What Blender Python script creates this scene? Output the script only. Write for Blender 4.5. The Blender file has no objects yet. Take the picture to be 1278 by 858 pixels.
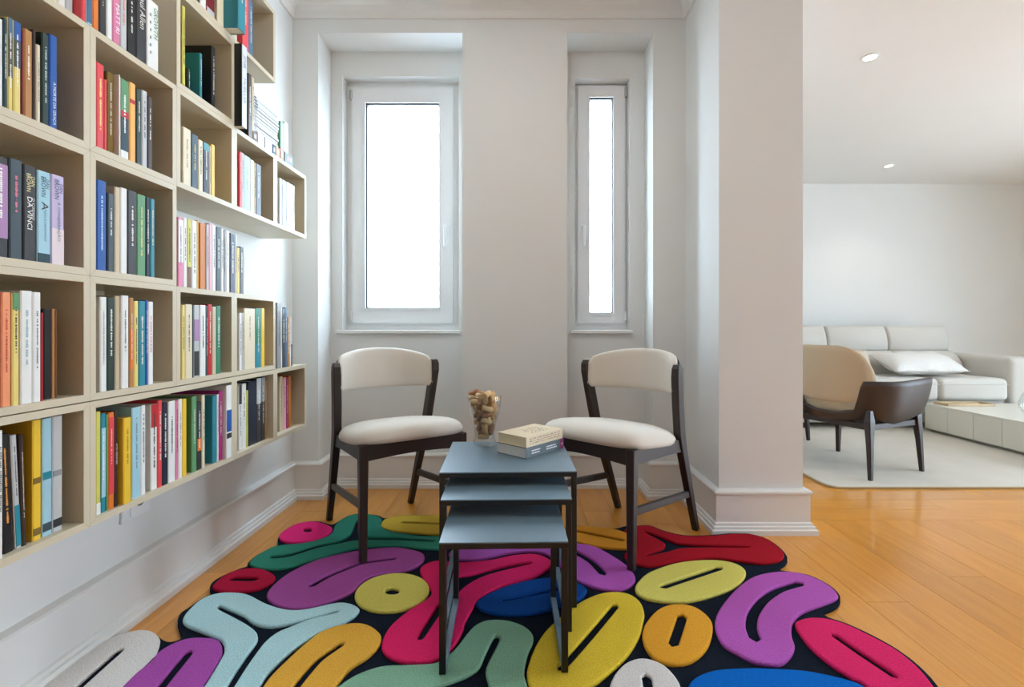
import bpy, bmesh, math, random
from mathutils import Vector, Matrix
random.seed(7)
S = bpy.context.scene
COL = S.collection

# ------------------------------------------------------------------ camera
EYE = 0.932                       # eye height above the floor
F, CX, CY = 621.0, 650.0, 408.0   # focal length and vanishing point in pixels of the 1278x858 photograph
cd = bpy.data.cameras.new('camera')
cam = bpy.data.objects.new('camera', cd)
COL.objects.link(cam)
cam.location = (0, 0, EYE)
cam.rotation_euler = (math.pi / 2, 0, 0)
cd.sensor_fit = 'HORIZONTAL'
cd.sensor_width = 36.0
cd.lens = 36.0 * F / 1278.0
cd.shift_x = (639.0 - CX) / 1278.0
cd.shift_y = (CY - 429.0) / 1278.0
cd.clip_start = 0.02
S.camera = cam

# ------------------------------------------------------------------ sky, daylight, exposure
w = bpy.data.worlds.new('overcast_sky')
S.world = w
w.use_nodes = True
nt = w.node_tree
bg = nt.nodes['Background']
bg.inputs['Color'].default_value = (0.67, 0.84, 1.0, 1)
bg.inputs['Strength'].default_value = 22.0

def portal(name, loc, rot, sx, sy):
    l = bpy.data.lights.new(name, 'AREA')
    l.shape = 'RECTANGLE'
    l.size, l.size_y = sx, sy
    l.cycles.is_portal = True
    o = bpy.data.objects.new(name, l)
    o.location = loc
    o.rotation_euler = rot
    COL.objects.link(o)
    return o

H = math.pi / 2
portal('daylight_portal', (5.98, 2.67, 1.25), (0, H, 0), 2.4, 0.34)
portal('daylight_portal', (5.98, 1.225, 1.25), (0, H, 0), 2.4, 0.75)
portal('daylight_portal', (-0.70, 3.06, 1.66), (-H, 0, 0), 0.50, 1.28)
portal('daylight_portal', (0.48, 3.06, 1.66), (-H, 0, 0), 0.18, 1.32)

S.view_settings.view_transform = 'Standard'
S.view_settings.look = 'None'
S.view_settings.exposure = 0.60
S.view_settings.gamma = 1.0
S.view_settings.use_curve_mapping = False
S.cycles.use_denoising = True
S.cycles.max_bounces = 14
S.cycles.diffuse_bounces = 6
S.cycles.transparent_max_bounces = 16

FILL_LAMP = 7.5       # glow of the added, unseen fill lamp on the ceiling
# ------------------------------------------------------------------ helpers
def lin(c):
    return tuple(((v / 255.0) / 12.92 if v <= 10.3 else ((v / 255.0 + 0.055) / 1.055) ** 2.4) for v in c) + (1.0,)

MATS = {}
def mat(name, rgb, rough=0.5, var=0.06, scale=30.0, bump=0.0, bscale=200.0, metal=0.0, spec=0.5, coat=0.0, sheen=0.0, stretch=None, rgb2=None, randomtone=0.0):
    if name in MATS:
        return MATS[name]
    m = bpy.data.materials.new(name)
    m.use_nodes = True
    n, L = m.node_tree.nodes, m.node_tree.links
    b = n['Principled BSDF']
    c = lin(rgb)
    tc = n.new('ShaderNodeTexCoord')
    mp = n.new('ShaderNodeMapping')
    if stretch:
        mp.inputs['Scale'].default_value = stretch
    geo = n.new('ShaderNodeNewGeometry')
    L.new(geo.outputs['Position'] if stretch else tc.outputs['Object'], mp.inputs['Vector'])
    no = n.new('ShaderNodeTexNoise')
    no.inputs['Scale'].default_value = scale
    no.inputs['Detail'].default_value = 4
    L.new(mp.outputs[0], no.inputs['Vector'])
    mx = n.new('ShaderNodeMixRGB')
    c2 = lin(rgb2) if rgb2 else tuple(v * (1 - 2.5 * var) for v in c[:3]) + (1,)
    c1 = c if rgb2 else tuple(min(1, v * (1 + var)) for v in c[:3]) + (1,)
    mx.inputs[1].default_value = c1
    mx.inputs[2].default_value = c2
    L.new(no.outputs['Fac'], mx.inputs['Fac'])
    out = mx.outputs[0]
    if randomtone:
        oi = n.new('ShaderNodeObjectInfo')
        hs = n.new('ShaderNodeHueSaturation')
        mr = n.new('ShaderNodeMapRange')
        mr.inputs['To Min'].default_value = 1 - randomtone
        mr.inputs['To Max'].default_value = 1 + randomtone
        L.new(oi.outputs['Random'], mr.inputs['Value'])
        L.new(mr.outputs[0], hs.inputs['Value'])
        L.new(out, hs.inputs['Color'])
        out = hs.outputs[0]
        ad = n.new('ShaderNodeVectorMath')
        ad.operation = 'ADD'
        cv = n.new('ShaderNodeCombineXYZ')
        mu = n.new('ShaderNodeMath')
        mu.operation = 'MULTIPLY'
        mu.inputs[1].default_value = 37.0
        L.new(oi.outputs['Random'], mu.inputs[0])
        L.new(mu.outputs[0], cv.inputs[2])
        L.new(mp.outputs[0], ad.inputs[0])
        L.new(cv.outputs[0], ad.inputs[1])
        L.new(ad.outputs[0], no.inputs['Vector'])
    L.new(out, b.inputs['Base Color'])
    b.inputs['Roughness'].default_value = rough
    b.inputs['Metallic'].default_value = metal
    b.inputs['Specular IOR Level'].default_value = spec
    if coat:
        b.inputs['Coat Weight'].default_value = coat
        b.inputs['Coat Roughness'].default_value = 0.12
    if sheen:
        b.inputs['Sheen Weight'].default_value = sheen
        b.inputs['Sheen Roughness'].default_value = 0.5
    if bump:
        n2 = n.new('ShaderNodeTexNoise')
        n2.inputs['Scale'].default_value = bscale
        n2.inputs['Detail'].default_value = 3
        L.new(tc.outputs['Object'], n2.inputs['Vector'])
        bp = n.new('ShaderNodeBump')
        bp.inputs['Strength'].default_value = bump
        bp.inputs['Distance'].default_value = 0.004
        L.new(n2.outputs['Fac'], bp.inputs['Height'])
        L.new(bp.outputs[0], b.inputs['Normal'])
    MATS[name] = m
    return m

def mesh_obj(name, me, m=None, parent=None):
    o = bpy.data.objects.new(name, me)
    COL.objects.link(o)
    if m and not me.materials:
        me.materials.append(m)
    if parent:
        o.parent = parent
    return o

def obj(name, bm, m, parent=None, smooth=False, origin=None):
    """link a bmesh as one object; world coordinates in bm are made relative to the parent or the origin"""
    base = Vector((0, 0, 0))
    if parent is not None and parent.get('_w'):
        base = Vector(parent['_w'])
    elif origin is not None:
        base = Vector(origin)
    if base.length:
        bmesh.ops.translate(bm, vec=-base, verts=bm.verts)
    bmesh.ops.recalc_face_normals(bm, faces=bm.faces)
    me = bpy.data.meshes.new(name)
    bm.to_mesh(me)
    bm.free()
    if smooth:
        me.polygons.foreach_set('use_smooth', [True] * len(me.polygons))
    o = mesh_obj(name, me, m, parent)
    if parent is None and origin is not None:
        o.location = base
        o['_w'] = list(base)
    elif base.length:
        o['_w'] = list(base)
    return o

def tag(o, label=None, cat=None, group=None, kind=None):
    if label: o['label'] = label
    if cat: o['category'] = cat
    if group: o['group'] = group
    if kind: o['kind'] = kind
    return o

def thing(name, loc, label=None, cat=None, group=None, rz=0.0, local=False, kind=None):
    """Empty at the base of a thing. local=True: parts are given in its own coordinates"""
    o = bpy.data.objects.new(name, None)
    COL.objects.link(o)
    o.location = loc
    o.rotation_euler = (0, 0, rz)
    o.empty_display_size = 0.05
    if not local:
        o['_w'] = list(loc)
    return tag(o, label, cat, group, kind)

def NB():
    return bmesh.new()

def box(bm, x0, x1, y0, y1, z0, z1, bev=0.0, seg=1):
    r = bmesh.ops.create_cube(bm, size=1.0)
    vs = r['verts']
    for v in vs:
        v.co = Vector((x0 + (v.co.x + .5) * (x1 - x0), y0 + (v.co.y + .5) * (y1 - y0), z0 + (v.co.z + .5) * (z1 - z0)))
    if bev:
        es = list({e for v in vs for e in v.link_edges})
        bmesh.ops.bevel(bm, geom=es, offset=bev, segments=seg, affect='EDGES', profile=0.5)
    return bm

def rings(bm, secs, closed=True, cap=True):
    """loft a list of rings (lists of 3-vectors of equal length)"""
    R = [[bm.verts.new(p) for p in s] for s in secs]
    n = len(R[0])
    for a, b in zip(R[:-1], R[1:]):
        for i in range(n if closed else n - 1):
            j = (i + 1) % n
            try:
                bm.faces.new((a[i], a[j], b[j], b[i]))
            except ValueError:
                pass
    if cap:
        bm.faces.new(R[0][::-1])
        bm.faces.new(R[-1])
    return bm

def rect(c, hx, hy, ang=0.0, ch=0.22):
    """horizontal chamfered rectangle ring around c"""
    k = ch * min(hx, hy)
    pts = [(-hx + k, -hy), (hx - k, -hy), (hx, -hy + k), (hx, hy - k), (hx - k, hy), (-hx + k, hy), (-hx, hy - k), (-hx, -hy + k)]
    ca, sa = math.cos(ang), math.sin(ang)
    return [(c[0] + x * ca - y * sa, c[1] + x * sa + y * ca, c[2]) for x, y in pts]

def lathe(bm, prof, c=(0, 0, 0), n=32, cap=True):
    secs = [[(c[0] + r * math.cos(2 * math.pi * i / n), c[1] + r * math.sin(2 * math.pi * i / n), c[2] + z) for i in range(n)] for r, z in prof]
    return rings(bm, secs, True, cap)

def beam(bm, a, b, wa, ha, wb=None, hb=None, up=(0, 0, 1)):
    """bar of rectangular section from a to b"""
    a, b = Vector(a), Vector(b)
    d = (b - a).normalized()
    s = d.cross(Vector(up)).normalized()
    u = s.cross(d)
    wb = wb or wa
    hb = hb or ha
    def sec(c, W, Hh):
        k = 0.18 * min(W, Hh)
        q = [(-W / 2 + k, -Hh / 2), (W / 2 - k, -Hh / 2), (W / 2, -Hh / 2 + k), (W / 2, Hh / 2 - k), (W / 2 - k, Hh / 2), (-W / 2 + k, Hh / 2), (-W / 2, Hh / 2 - k), (-W / 2, -Hh / 2 + k)]
        return [tuple(c + s * x + u * y) for x, y in q]
    return rings(bm, [sec(a, wa, ha), sec(b, wb, hb)])

def prism(bm, poly, axis, a, b):
    """extrude a 2-D polygon along an axis. axis x: poly=(y,z); y: (x,z); z: (x,y)"""
    f = {'x': lambda p, t: (t, p[0], p[1]), 'y': lambda p, t: (p[0], t, p[1]), 'z': lambda p, t: (p[0], p[1], t)}[axis]
    return rings(bm, [[f(p, a) for p in poly], [f(p, b) for p in poly]])

def floor_pt(x, y, z=0.0):
    Y = (EYE - z) * F / (y - CY)
    return ((x - CX) * Y / F, Y)

def text_mesh(s, size=1.0, spacing=1.0):
    c = bpy.data.curves.new('t', 'FONT')
    c.body = s
    c.size = size
    c.align_x = 'CENTER'
    c.align_y = 'CENTER'
    c.resolution_u = 2
    c.space_character = spacing
    o = bpy.data.objects.new('t', c)
    COL.objects.link(o)
    me = bpy.data.meshes.new_from_object(o)
    bpy.data.objects.remove(o)
    bpy.data.curves.remove(c)
    return me

# ------------------------------------------------------------------ materials of the room
M_WALL = mat('white_wall_paint', (225, 226, 224), 0.75, 0.012, 3.0, 0.04, 250)
M_CEIL = mat('white_ceiling_paint', (232, 232, 230), 0.8, 0.01, 3.0)
M_TRIM = mat('white_gloss_trim', (228, 227, 224), 0.38, 0.01, 4.0)
M_PVC = mat('white_window_plastic', (232, 234, 235), 0.35, 0.008, 5.0)
M_GASKET = mat('grey_rubber_gasket', (96, 102, 108), 0.6)
M_STEEL = mat('brushed_steel', (190, 192, 195), 0.35, 0.05, 60, metal=1.0)
M_OAKY = mat('floor_oak_lengthwise', (228, 160, 62), 0.32, 0.0, 6.0, stretch=(9.0, 0.8, 1.0), rgb2=(198, 127, 36), randomtone=0.10, coat=0.5)
M_OAKX = mat('floor_oak_crosswise', (228, 160, 62), 0.30, 0.0, 6.0, stretch=(0.8, 9.0, 1.0), rgb2=(200, 129, 38), randomtone=0.10, coat=0.5)
M_SUB = mat('dark_subfloor', (96, 60, 28), 0.8)

XW = -1.247      # left wall
YB = 2.717       # back wall, front plane of the piers
YN = 2.905       # back of the niches
YG = 2.985       # room face of the window frames
ZC = 2.72        # ceiling
NZ = 2.538       # niche head
PX0, PX1, PY = 0.90, 1.281, 2.26   # pillar
YL = 5.46        # far wall of the living room
XR = 6.0         # right wall, its unseen openings set out for the daylight
ZL = 2.50        # living room ceiling
YR = -3.6        # wall behind the camera

# ------------------------------------------------------------------ floor of single planks
bm = NB()
box(bm, XW - .1, XR + .1, YR - .1, YL + .1, -0.08, -0.0125)
floor = tag(obj('floor', bm, M_SUB), 'honey coloured oak plank floor', None, None, 'structure')
bm = NB(); box(bm, -.5, .5, -.5, .5, -1.0, 0.0)
unit = bpy.data.meshes.new('plank'); bm.to_mesh(unit); bm.free()
unit_x = unit.copy()
unit.materials.append(M_OAKY); unit_x.materials.append(M_OAKX)
def plank(x0, x1, y0, y1, me):
    g = 0.0007
    o = mesh_obj('plank', me, None, floor)
    o.location = ((x0 + x1) / 2, (y0 + y1) / 2, random.uniform(-.0004, 0))
    o.scale = (x1 - x0 - 2 * g, y1 - y0 - 2 * g, 0.0115)
WP = 0.142
x = XW
k = 0
while x < XR - .02:
    x1 = min(x + WP, XR)
    yend = YN if x1 < 1.27 else 2.397
    y = YR + [0, -.7, -.25, -1.0, -.5][k % 5] + random.uniform(-.1, .1)
    while y < yend:
        y1 = y + 1.38
        if yend - y1 < .2: y1 = yend
        plank(x, x1, max(y, YR), min(y1, yend), unit)
        y = y1
    x = x1
    k += 1
y = 2.397
k = 0
while y < YL - .01:
    y1 = min(y + WP, YL)
    x = 1.27 - [0, .6, .2, .9][k % 4]
    while x < XR:
        x1 = x + 1.5
        if XR - x1 < .25: x1 = XR
        plank(max(x, 1.27), min(x1, XR), y, y1, unit_x)
        x = x1
    y = y1
    k += 1

# ------------------------------------------------------------------ walls
def struct(name, bm, m):
    return tag(obj(name, bm, m), None, None, None, 'structure')

bm = NB(); box(bm, XW - .15, XW, YR - .15, YB + .5, -.05, ZC + .1)
struct('wall_left', bm, M_WALL)

N1 = (-1.107, -0.319)    # niches
N2 = (0.254, 0.722)
W1 = (-1.041, -0.3625, EYE - 0.019, EYE + 1.464)   # window openings x0 x1 z0 z1
W2 = (0.3157, 0.636, EYE - 0.019, EYE + 1.450)
bm = NB()
for a, b in ((XW - .1, N1[0]), (N1[1], N2[0]), (N2[1], PX0 + .05)):
    box(bm, a, b, YB, YN, -.05, ZC + .1)
for n in (N1, N2):
    box(bm, n[0], n[1], YB, YN, NZ, ZC + .1)
YO = 3.10
for n, wd in ((N1, W1), (N2, W2)):
    a, b = n[0] - .06, n[1] + .06
    box(bm, a, wd[0], YN, YO, -.05, ZC + .1)
    box(bm, wd[1], b, YN, YO, -.05, ZC + .1)
    box(bm, wd[0], wd[1], YN, YO, -.05, wd[2])
    box(bm, wd[0], wd[1], YN, YO, wd[3], ZC + .1)
struct('wall_back', bm, M_WALL)

bm = NB(); box(bm, PX0, PX1, PY, YL + .15, -.05, 2.56)
box(bm, PX0, PX1, PY, YO, 2.56, ZC + .1)
struct('wall_pillar', bm, M_WALL)
bm = NB(); box(bm, PX1, XR + .15, YL, YL + .15, -.05, ZL + .1)
struct('wall_living_back', bm, M_WALL)
# right wall, unseen openings shaped for daylight, and the plain wall behind the camera
bm = NB()
box(bm, XR, XR + .15, YR, YL, -.05, 0.05)
box(bm, XR, XR + .15, YR, YL, 2.45, ZC + .1)
for a, b in ((YR, .85), (1.6, 2.5), (2.84, YL)):
    box(bm, XR, XR + .15, a, b, .05, 2.45)
struct('wall_right', bm, M_WALL)
bm = NB(); box(bm, XW - .1, XR + .1, YR - .15, YR, -.05, ZC + .1)
struct('wall_front', bm, M_WALL)

bm = NB(); box(bm, XW - .1, XR + .15, YR - .15, PY, ZC, ZC + .1)
box(bm, XW - .1, PX1, PY, YO, ZC, ZC + .1)
struct('ceiling', bm, M_CEIL)
bm = NB(); box(bm, PX1 - .05, XR + .15, PY, YL + .1, ZL, ZL + .1)
box(bm, PX1 - .05, XR + .15, PY, PY + .1, ZL + .1, ZC)
struct('ceiling_living', bm, M_CEIL)

# ------------------------------------------------------------------ skirting boards and cornice, swept with mitred corners
def sweep_segments(path, prof, sides):
    """returns one bmesh-ready ring pair per path segment, mitred; offset to the left of travel"""
    P = [Vector(p) for p in path]
    offs = []
    for i in range(len(P)):
        d0 = (P[i] - P[i - 1]).normalized() if i > 0 else None
        d1 = (P[i + 1] - P[i]).normalized() if i < len(P) - 1 else None
        n0 = Vector((d0.y, -d0.x)) if d0 else None
        n1 = Vector((d1.y, -d1.x)) if d1 else None
        if n0 is None: offs.append(n1)
        elif n1 is None: offs.append(n0)
        else:
            m = n0 + n1
            offs.append(m / max(.2, m.dot(n0)))
    out = []
    for i in range(len(P) - 1):
        r = []
        for j in (i, i + 1):
            r.append([(P[j].x + offs[j].x * d, P[j].y + offs[j].y * d, z) for d, z in prof])
        out.append(r)
    return out
PATH = [(XW, YR), (XW, YB), (N1[0], YB), (N1[0], YN), (N1[1], YN), (N1[1], YB), (N2[0], YB), (N2[0], YN), (N2[1], YN), (N2[1], YB), (PX0, YB), (PX0, PY), (PX1, PY), (PX1, YL), (XR, YL)]
SK = [(-.004, 0), (.047, 0), (.047, .022), (.040, .026), (.038, .036), (.031, .039), (.029, .049), (.022, .053), (.022, .176), (.030, .180), (.030, .188), (.024, .194), (-.004, .199)]
seg = sweep_segments(PATH, SK, 1)
def join_segs(name, idx, segs, m):
    bm = NB()
    for i in idx:
        rings(bm, segs[i], True, True)
    return struct(name, bm, m)
join_segs('baseboard_left', [0], seg, M_TRIM)
join_segs('baseboard_back', range(1, 10), seg, M_TRIM)
join_segs('baseboard_pillar', range(10, 13), seg, M_TRIM)
join_segs('baseboard_living', [13], seg, M_TRIM)
CP = [(XW, YR), (XW, YB), (PX0, YB), (PX0, PY), (PX1, PY)]
CO = [(-.004, 2.612), (.012, 2.612), (.016, 2.622)] + [(.016 + .06 * (1 - math.cos(t * H)), 2.622 + .068 * math.sin(t * H)) for t in (.25, .5, .75, 1.0)] + [(.088, 2.692), (.088, 2.73), (-.004, 2.73)]
cs = sweep_segments(CP, CO, 1)
join_segs('trim_1', range(4), cs, M_TRIM)

# ------------------------------------------------------------------ windows
def glass_material(name, tint, gloss=0.06):
    m = bpy.data.materials.new(name)
    m.use_nodes = True
    n, L = m.node_tree.nodes, m.node_tree.links
    for q in list(n):
        if q.type == 'BSDF_PRINCIPLED': n.remove(q)
    out = [q for q in n if q.type == 'OUTPUT_MATERIAL'][0]
    tr = n.new('ShaderNodeBsdfTransparent')
    tr.inputs['Color'].default_value = tint + (1,)
    gl = n.new('ShaderNodeBsdfGlossy')
    gl.inputs['Roughness'].default_value = 0.03
    no = n.new('ShaderNodeTexNoise')
    no.inputs['Scale'].default_value = 2.0
    mr = n.new('ShaderNodeMapRange')
    if gloss is None:
        lw = n.new('ShaderNodeLayerWeight')
        lw.inputs['Blend'].default_value = 0.5
        pw = n.new('ShaderNodeMath')
        pw.operation = 'POWER'
        pw.inputs[1].default_value = 3.5
        L.new(lw.outputs['Facing'], pw.inputs[0])
        mr.inputs['To Min'].default_value = 0.03
        mr.inputs['To Max'].default_value = 0.55
        L.new(pw.outputs[0], mr.inputs['Value'])
        ml = n.new('ShaderNodeMapRange')
        ml.inputs['To Min'].default_value = .015
        ml.inputs['To Max'].default_value = .05
        L.new(no.outputs['Fac'], ml.inputs['Value'])
        L.new(ml.outputs[0], gl.inputs['Roughness'])
    else:
        mr.inputs['To Min'].default_value = gloss * .8
        mr.inputs['To Max'].default_value = gloss * 1.2
        L.new(no.outputs['Fac'], mr.inputs['Value'])
    mx = n.new('ShaderNodeMixShader')
    L.new(mr.outputs[0], mx.inputs['Fac'])
    L.new(tr.outputs[0], mx.inputs[1])
    L.new(gl.outputs[0], mx.inputs[2])
    L.new(mx.outputs[0], out.inputs['Surface'])
    return m
M_GLASS1 = glass_material('tinted_window_glass', (0.78, 0.785, 0.79))
M_GLASS2 = glass_material('clear_window_glass', (0.84, 0.84, 0.84))

def frame_ring(bm, x0, x1, z0, z1, t, y0, y1, bev=.004):
    """four mitred bars"""
    o = [(x0, z0), (x1, z0), (x1, z1), (x0, z1)]
    i = [(x0 + t, z0 + t), (x1 - t, z0 + t), (x1 - t, z1 - t), (x0 + t, z1 - t)]
    for k in range(4):
        j = (k + 1) % 4
        prism(bm, [o[k], o[j], i[j], i[k]], 'y', y0, y1)
    return bm

def window(name, wd, sash, glass, hinge_left, handle_x, gmat, label):
    root = thing(name, (0.5 * (wd[0] + wd[1]), YG, wd[2]), label, None, None, 0, False, 'structure')
    bm = NB(); frame_ring(bm, wd[0], wd[1], wd[2], wd[3], .052, YG, YG + .05)
    obj('frame', bm, M_PVC, root)
    s = sash
    bm = NB()
    bar = glass[0] - s[0]
    o = [(s[0], s[2]), (s[1], s[2]), (s[1], s[3]), (s[0], s[3])]
    i = [(glass[0], glass[2]), (glass[1], glass[2]), (glass[1], glass[3]), (glass[0], glass[3])]
    for k in range(4):
        j = (k + 1) % 4
        prism(bm, [o[k], o[j], i[j], i[k]], 'y', YG - .018, YG + .04)
    so = obj('sash', bm, M_PVC, root)
    bm = NB(); frame_ring(bm, glass[0] - .012, glass[1] + .012, glass[2] - .012, glass[3] + .012, .012, YG - .024, YG + .01)
    obj('glazing_bead', bm, M_PVC, so)
    bm = NB(); frame_ring(bm, glass[0], glass[1], glass[2], glass[3], .005, YG - .006, YG + .012)
    obj('gasket', bm, M_GASKET, so)
    bm = NB(); box(bm, glass[0] + .001, glass[1] - .001, YG + .013, YG + .017, glass[2] + .001, glass[3] - .001)
    obj('pane', bm, gmat, so)
    hx = s[0] - .004 if hinge_left else s[1] + .004
    for zz in (s[3] - .07, s[2] + .015):
        bm = NB(); lathe(bm, [(.007, 0), (.008, .004), (.008, .052), (.007, .056)], (hx, YG - .02, zz), 12)
        obj('hinge', bm, M_PVC if zz < 1.5 else M_STEEL, so, True)
    bm = NB()
    zc = EYE + (CY - 290) * 2.95 / F
    box(bm, handle_x - .012, handle_x + .012, YG - .028, YG - .018, zc - .035, zc + .045, .003)
    box(bm, handle_x - .008, handle_x + .008, YG - .05, YG - .026, zc + .015, zc + .031, .003)
    box(bm, handle_x - .009, handle_x + .009, YG - .060, YG - .046, zc - .085, zc + .035, .005, 2)
    obj('handle', bm, M_PVC, so)
    bm = NB(); box(bm, wd[0] - .03, wd[1] + .012, YN - .022, YG, wd[2] - .022, wd[2] - .001, .004, 2)
    obj('window_sill', bm, M_TRIM, root)
    return root
window('window_1', W1, (-1.008, -.405, EYE + .022, EYE + 1.425), (-.925, -.486, EYE + .111, EYE + 1.334), True, -.447, M_GLASS1, 'wide white casement window above the left chair')
window('window_2', W2, (.340, .622, EYE + .022, EYE + 1.440), (.409, .549, EYE + .082, EYE + 1.367), False, .374, M_GLASS2, 'narrow white casement window above the right chair')

# ------------------------------------------------------------------ wall shelf cubes
M_CUBE = mat('pale_beige_melamine', (202, 190, 165), 0.45, 0.02, 40, stretch=(6, 6, 40))
XS = -1.031          # front plane of the cubes
TP = 0.0165          # panel thickness
CY_ = [0.8905, 1.1905, 1.4905, 1.7905, 2.0905, 2.3905]
ROW = {-2: (1.954, 2.254), -1: (1.654, 1.954), 0: (1.354, 1.654), 1: (1.054, 1.354), 2: (.754, 1.054), 3: (.452, .752)}
COLN = ['leftmost', 'second', 'third', 'fourth', 'rightmost']
ROWN = {-2: 'topmost row', -1: 'fifth row up', 0: 'fourth row up', 1: 'third row up', 2: 'second row up', 3: 'bottom row'}

def cube(c0, c1, r, label):
    y0, y1 = CY_[c0], CY_[c1 + 1]
    z0, z1 = ROW[r]
    y0 += .0003; y1 -= .0003; z0 += .0003; z1 -= .0003
    t = TP
    root = thing('bookcase_cube', ((XS + XW) / 2, (y0 + y1) / 2, z0), label, 'shelf cube', 'wall shelf cubes')
    g = .00025
    tri = {
        'bottom_panel': [(y0 + g, z0), (y1 - g, z0), (y1 - t - g, z0 + t), (y0 + t + g, z0 + t)],
        'top_panel': [(y0 + t + g, z1 - t), (y1 - t - g, z1 - t), (y1 - g, z1), (y0 + g, z1)],
        'side_panel': [(y0, z0 + g), (y0 + t, z0 + t + g), (y0 + t, z1 - t - g), (y0, z1 - g)],
        'side_panel.': [(y1 - t, z0 + t + g), (y1, z0 + g), (y1, z1 - g), (y1 - t, z1 - t - g)],
    }
    for nm, poly in tri.items():
        bm = NB(); prism(bm, poly, 'x', XW + .002, XS)
        obj(nm.rstrip('.'), bm, M_CUBE, root)
    bm = NB(); box(bm, XW + .006, XW + .014, y0 + t, y1 - t, z0 + t, z1 - t)
    obj('back_panel', bm, M_CUBE, root)
    return root
CUBES = [(0, 0, 0), (0, 0, 1), (0, 0, 2), (0, 0, 3), (1, 1, 0), (1, 1, 1), (1, 1, 2), (1, 2, 3), (2, 2, -2), (2, 2, -1), (2, 2, 0), (2, 2, 2),
         (3, 3, -2), (3, 3, 0), (3, 3, 2), (3, 3, 3), (4, 4, 0), (4, 4, 3)]
for c0, c1, r in CUBES:
    if c0 != c1:
        lb = 'double-width beige shelf cube in the bottom row, packed with books'
    else:
        lb = 'square beige shelf cube, %s column, %s' % (COLN[c0] if c0 in (0, 4) else COLN[c0] + ' from left', ROWN[r])
    cube(c0, c1, r, lb)

# ------------------------------------------------------------------ books
PAL = {
    'white': (228, 228, 224), 'cream': (222, 210, 180), 'beige': (200, 184, 154), 'pale grey': (190, 192, 192), 'grey': (140, 142, 142),
    'charcoal': (52, 52, 54), 'black': (24, 23, 25), 'navy': (26, 36, 56), 'blue': (28, 84, 160), 'light blue': (160, 200, 214), 'teal': (40, 132, 148),
    'dark teal': (30, 60, 72), 'green': (92, 146, 100), 'dark green': (36, 56, 50), 'emerald': (40, 128, 96), 'olive': (124, 100, 44), 'lime': (206, 200, 92),
    'yellow': (232, 190, 52), 'pale yellow': (226, 206, 120), 'orange': (222, 120, 42), 'pale orange': (238, 176, 92), 'amber': (196, 112, 24), 'salmon': (236, 150, 104),
    'red': (186, 36, 42), 'coral red': (222, 72, 78), 'dark red': (120, 22, 34), 'brown': (120, 78, 44), 'tan': (178, 126, 72), 'dark brown': (58, 40, 34),
    'pink': (230, 170, 180), 'rose pink': (214, 128, 160), 'magenta': (176, 40, 120), 'lilac': (168, 128, 172), 'lavender': (190, 176, 206), 'slate': (62, 76, 84), 'steel blue': (70, 106, 138),
}
def cover_mat(col):
    rgb = PAL[col] if isinstance(col, str) else col
    return mat('book_cover_%d_%d_%d' % rgb, rgb, 0.42, 0.03, 25.0)
M_PAGES = mat('book_pages', (226, 216, 192), 0.85, 0.05, 120, stretch=(2, 700, 2))
def print_mat(rgb):
    return mat('spine_print_%d_%d_%d' % rgb, rgb, 0.5, 0.01)
ORD = ['first', 'second', 'third', 'fourth', 'fifth', 'sixth', 'seventh', 'eighth', 'ninth', 'tenth', 'eleventh', 'twelfth', 'thirteenth', 'fourteenth', 'fifteenth',
       'sixteenth', 'seventeenth', 'eighteenth', 'nineteenth', 'twentieth', 'twenty-first', 'twenty-second', 'twenty-third', 'twenty-fourth']

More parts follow.
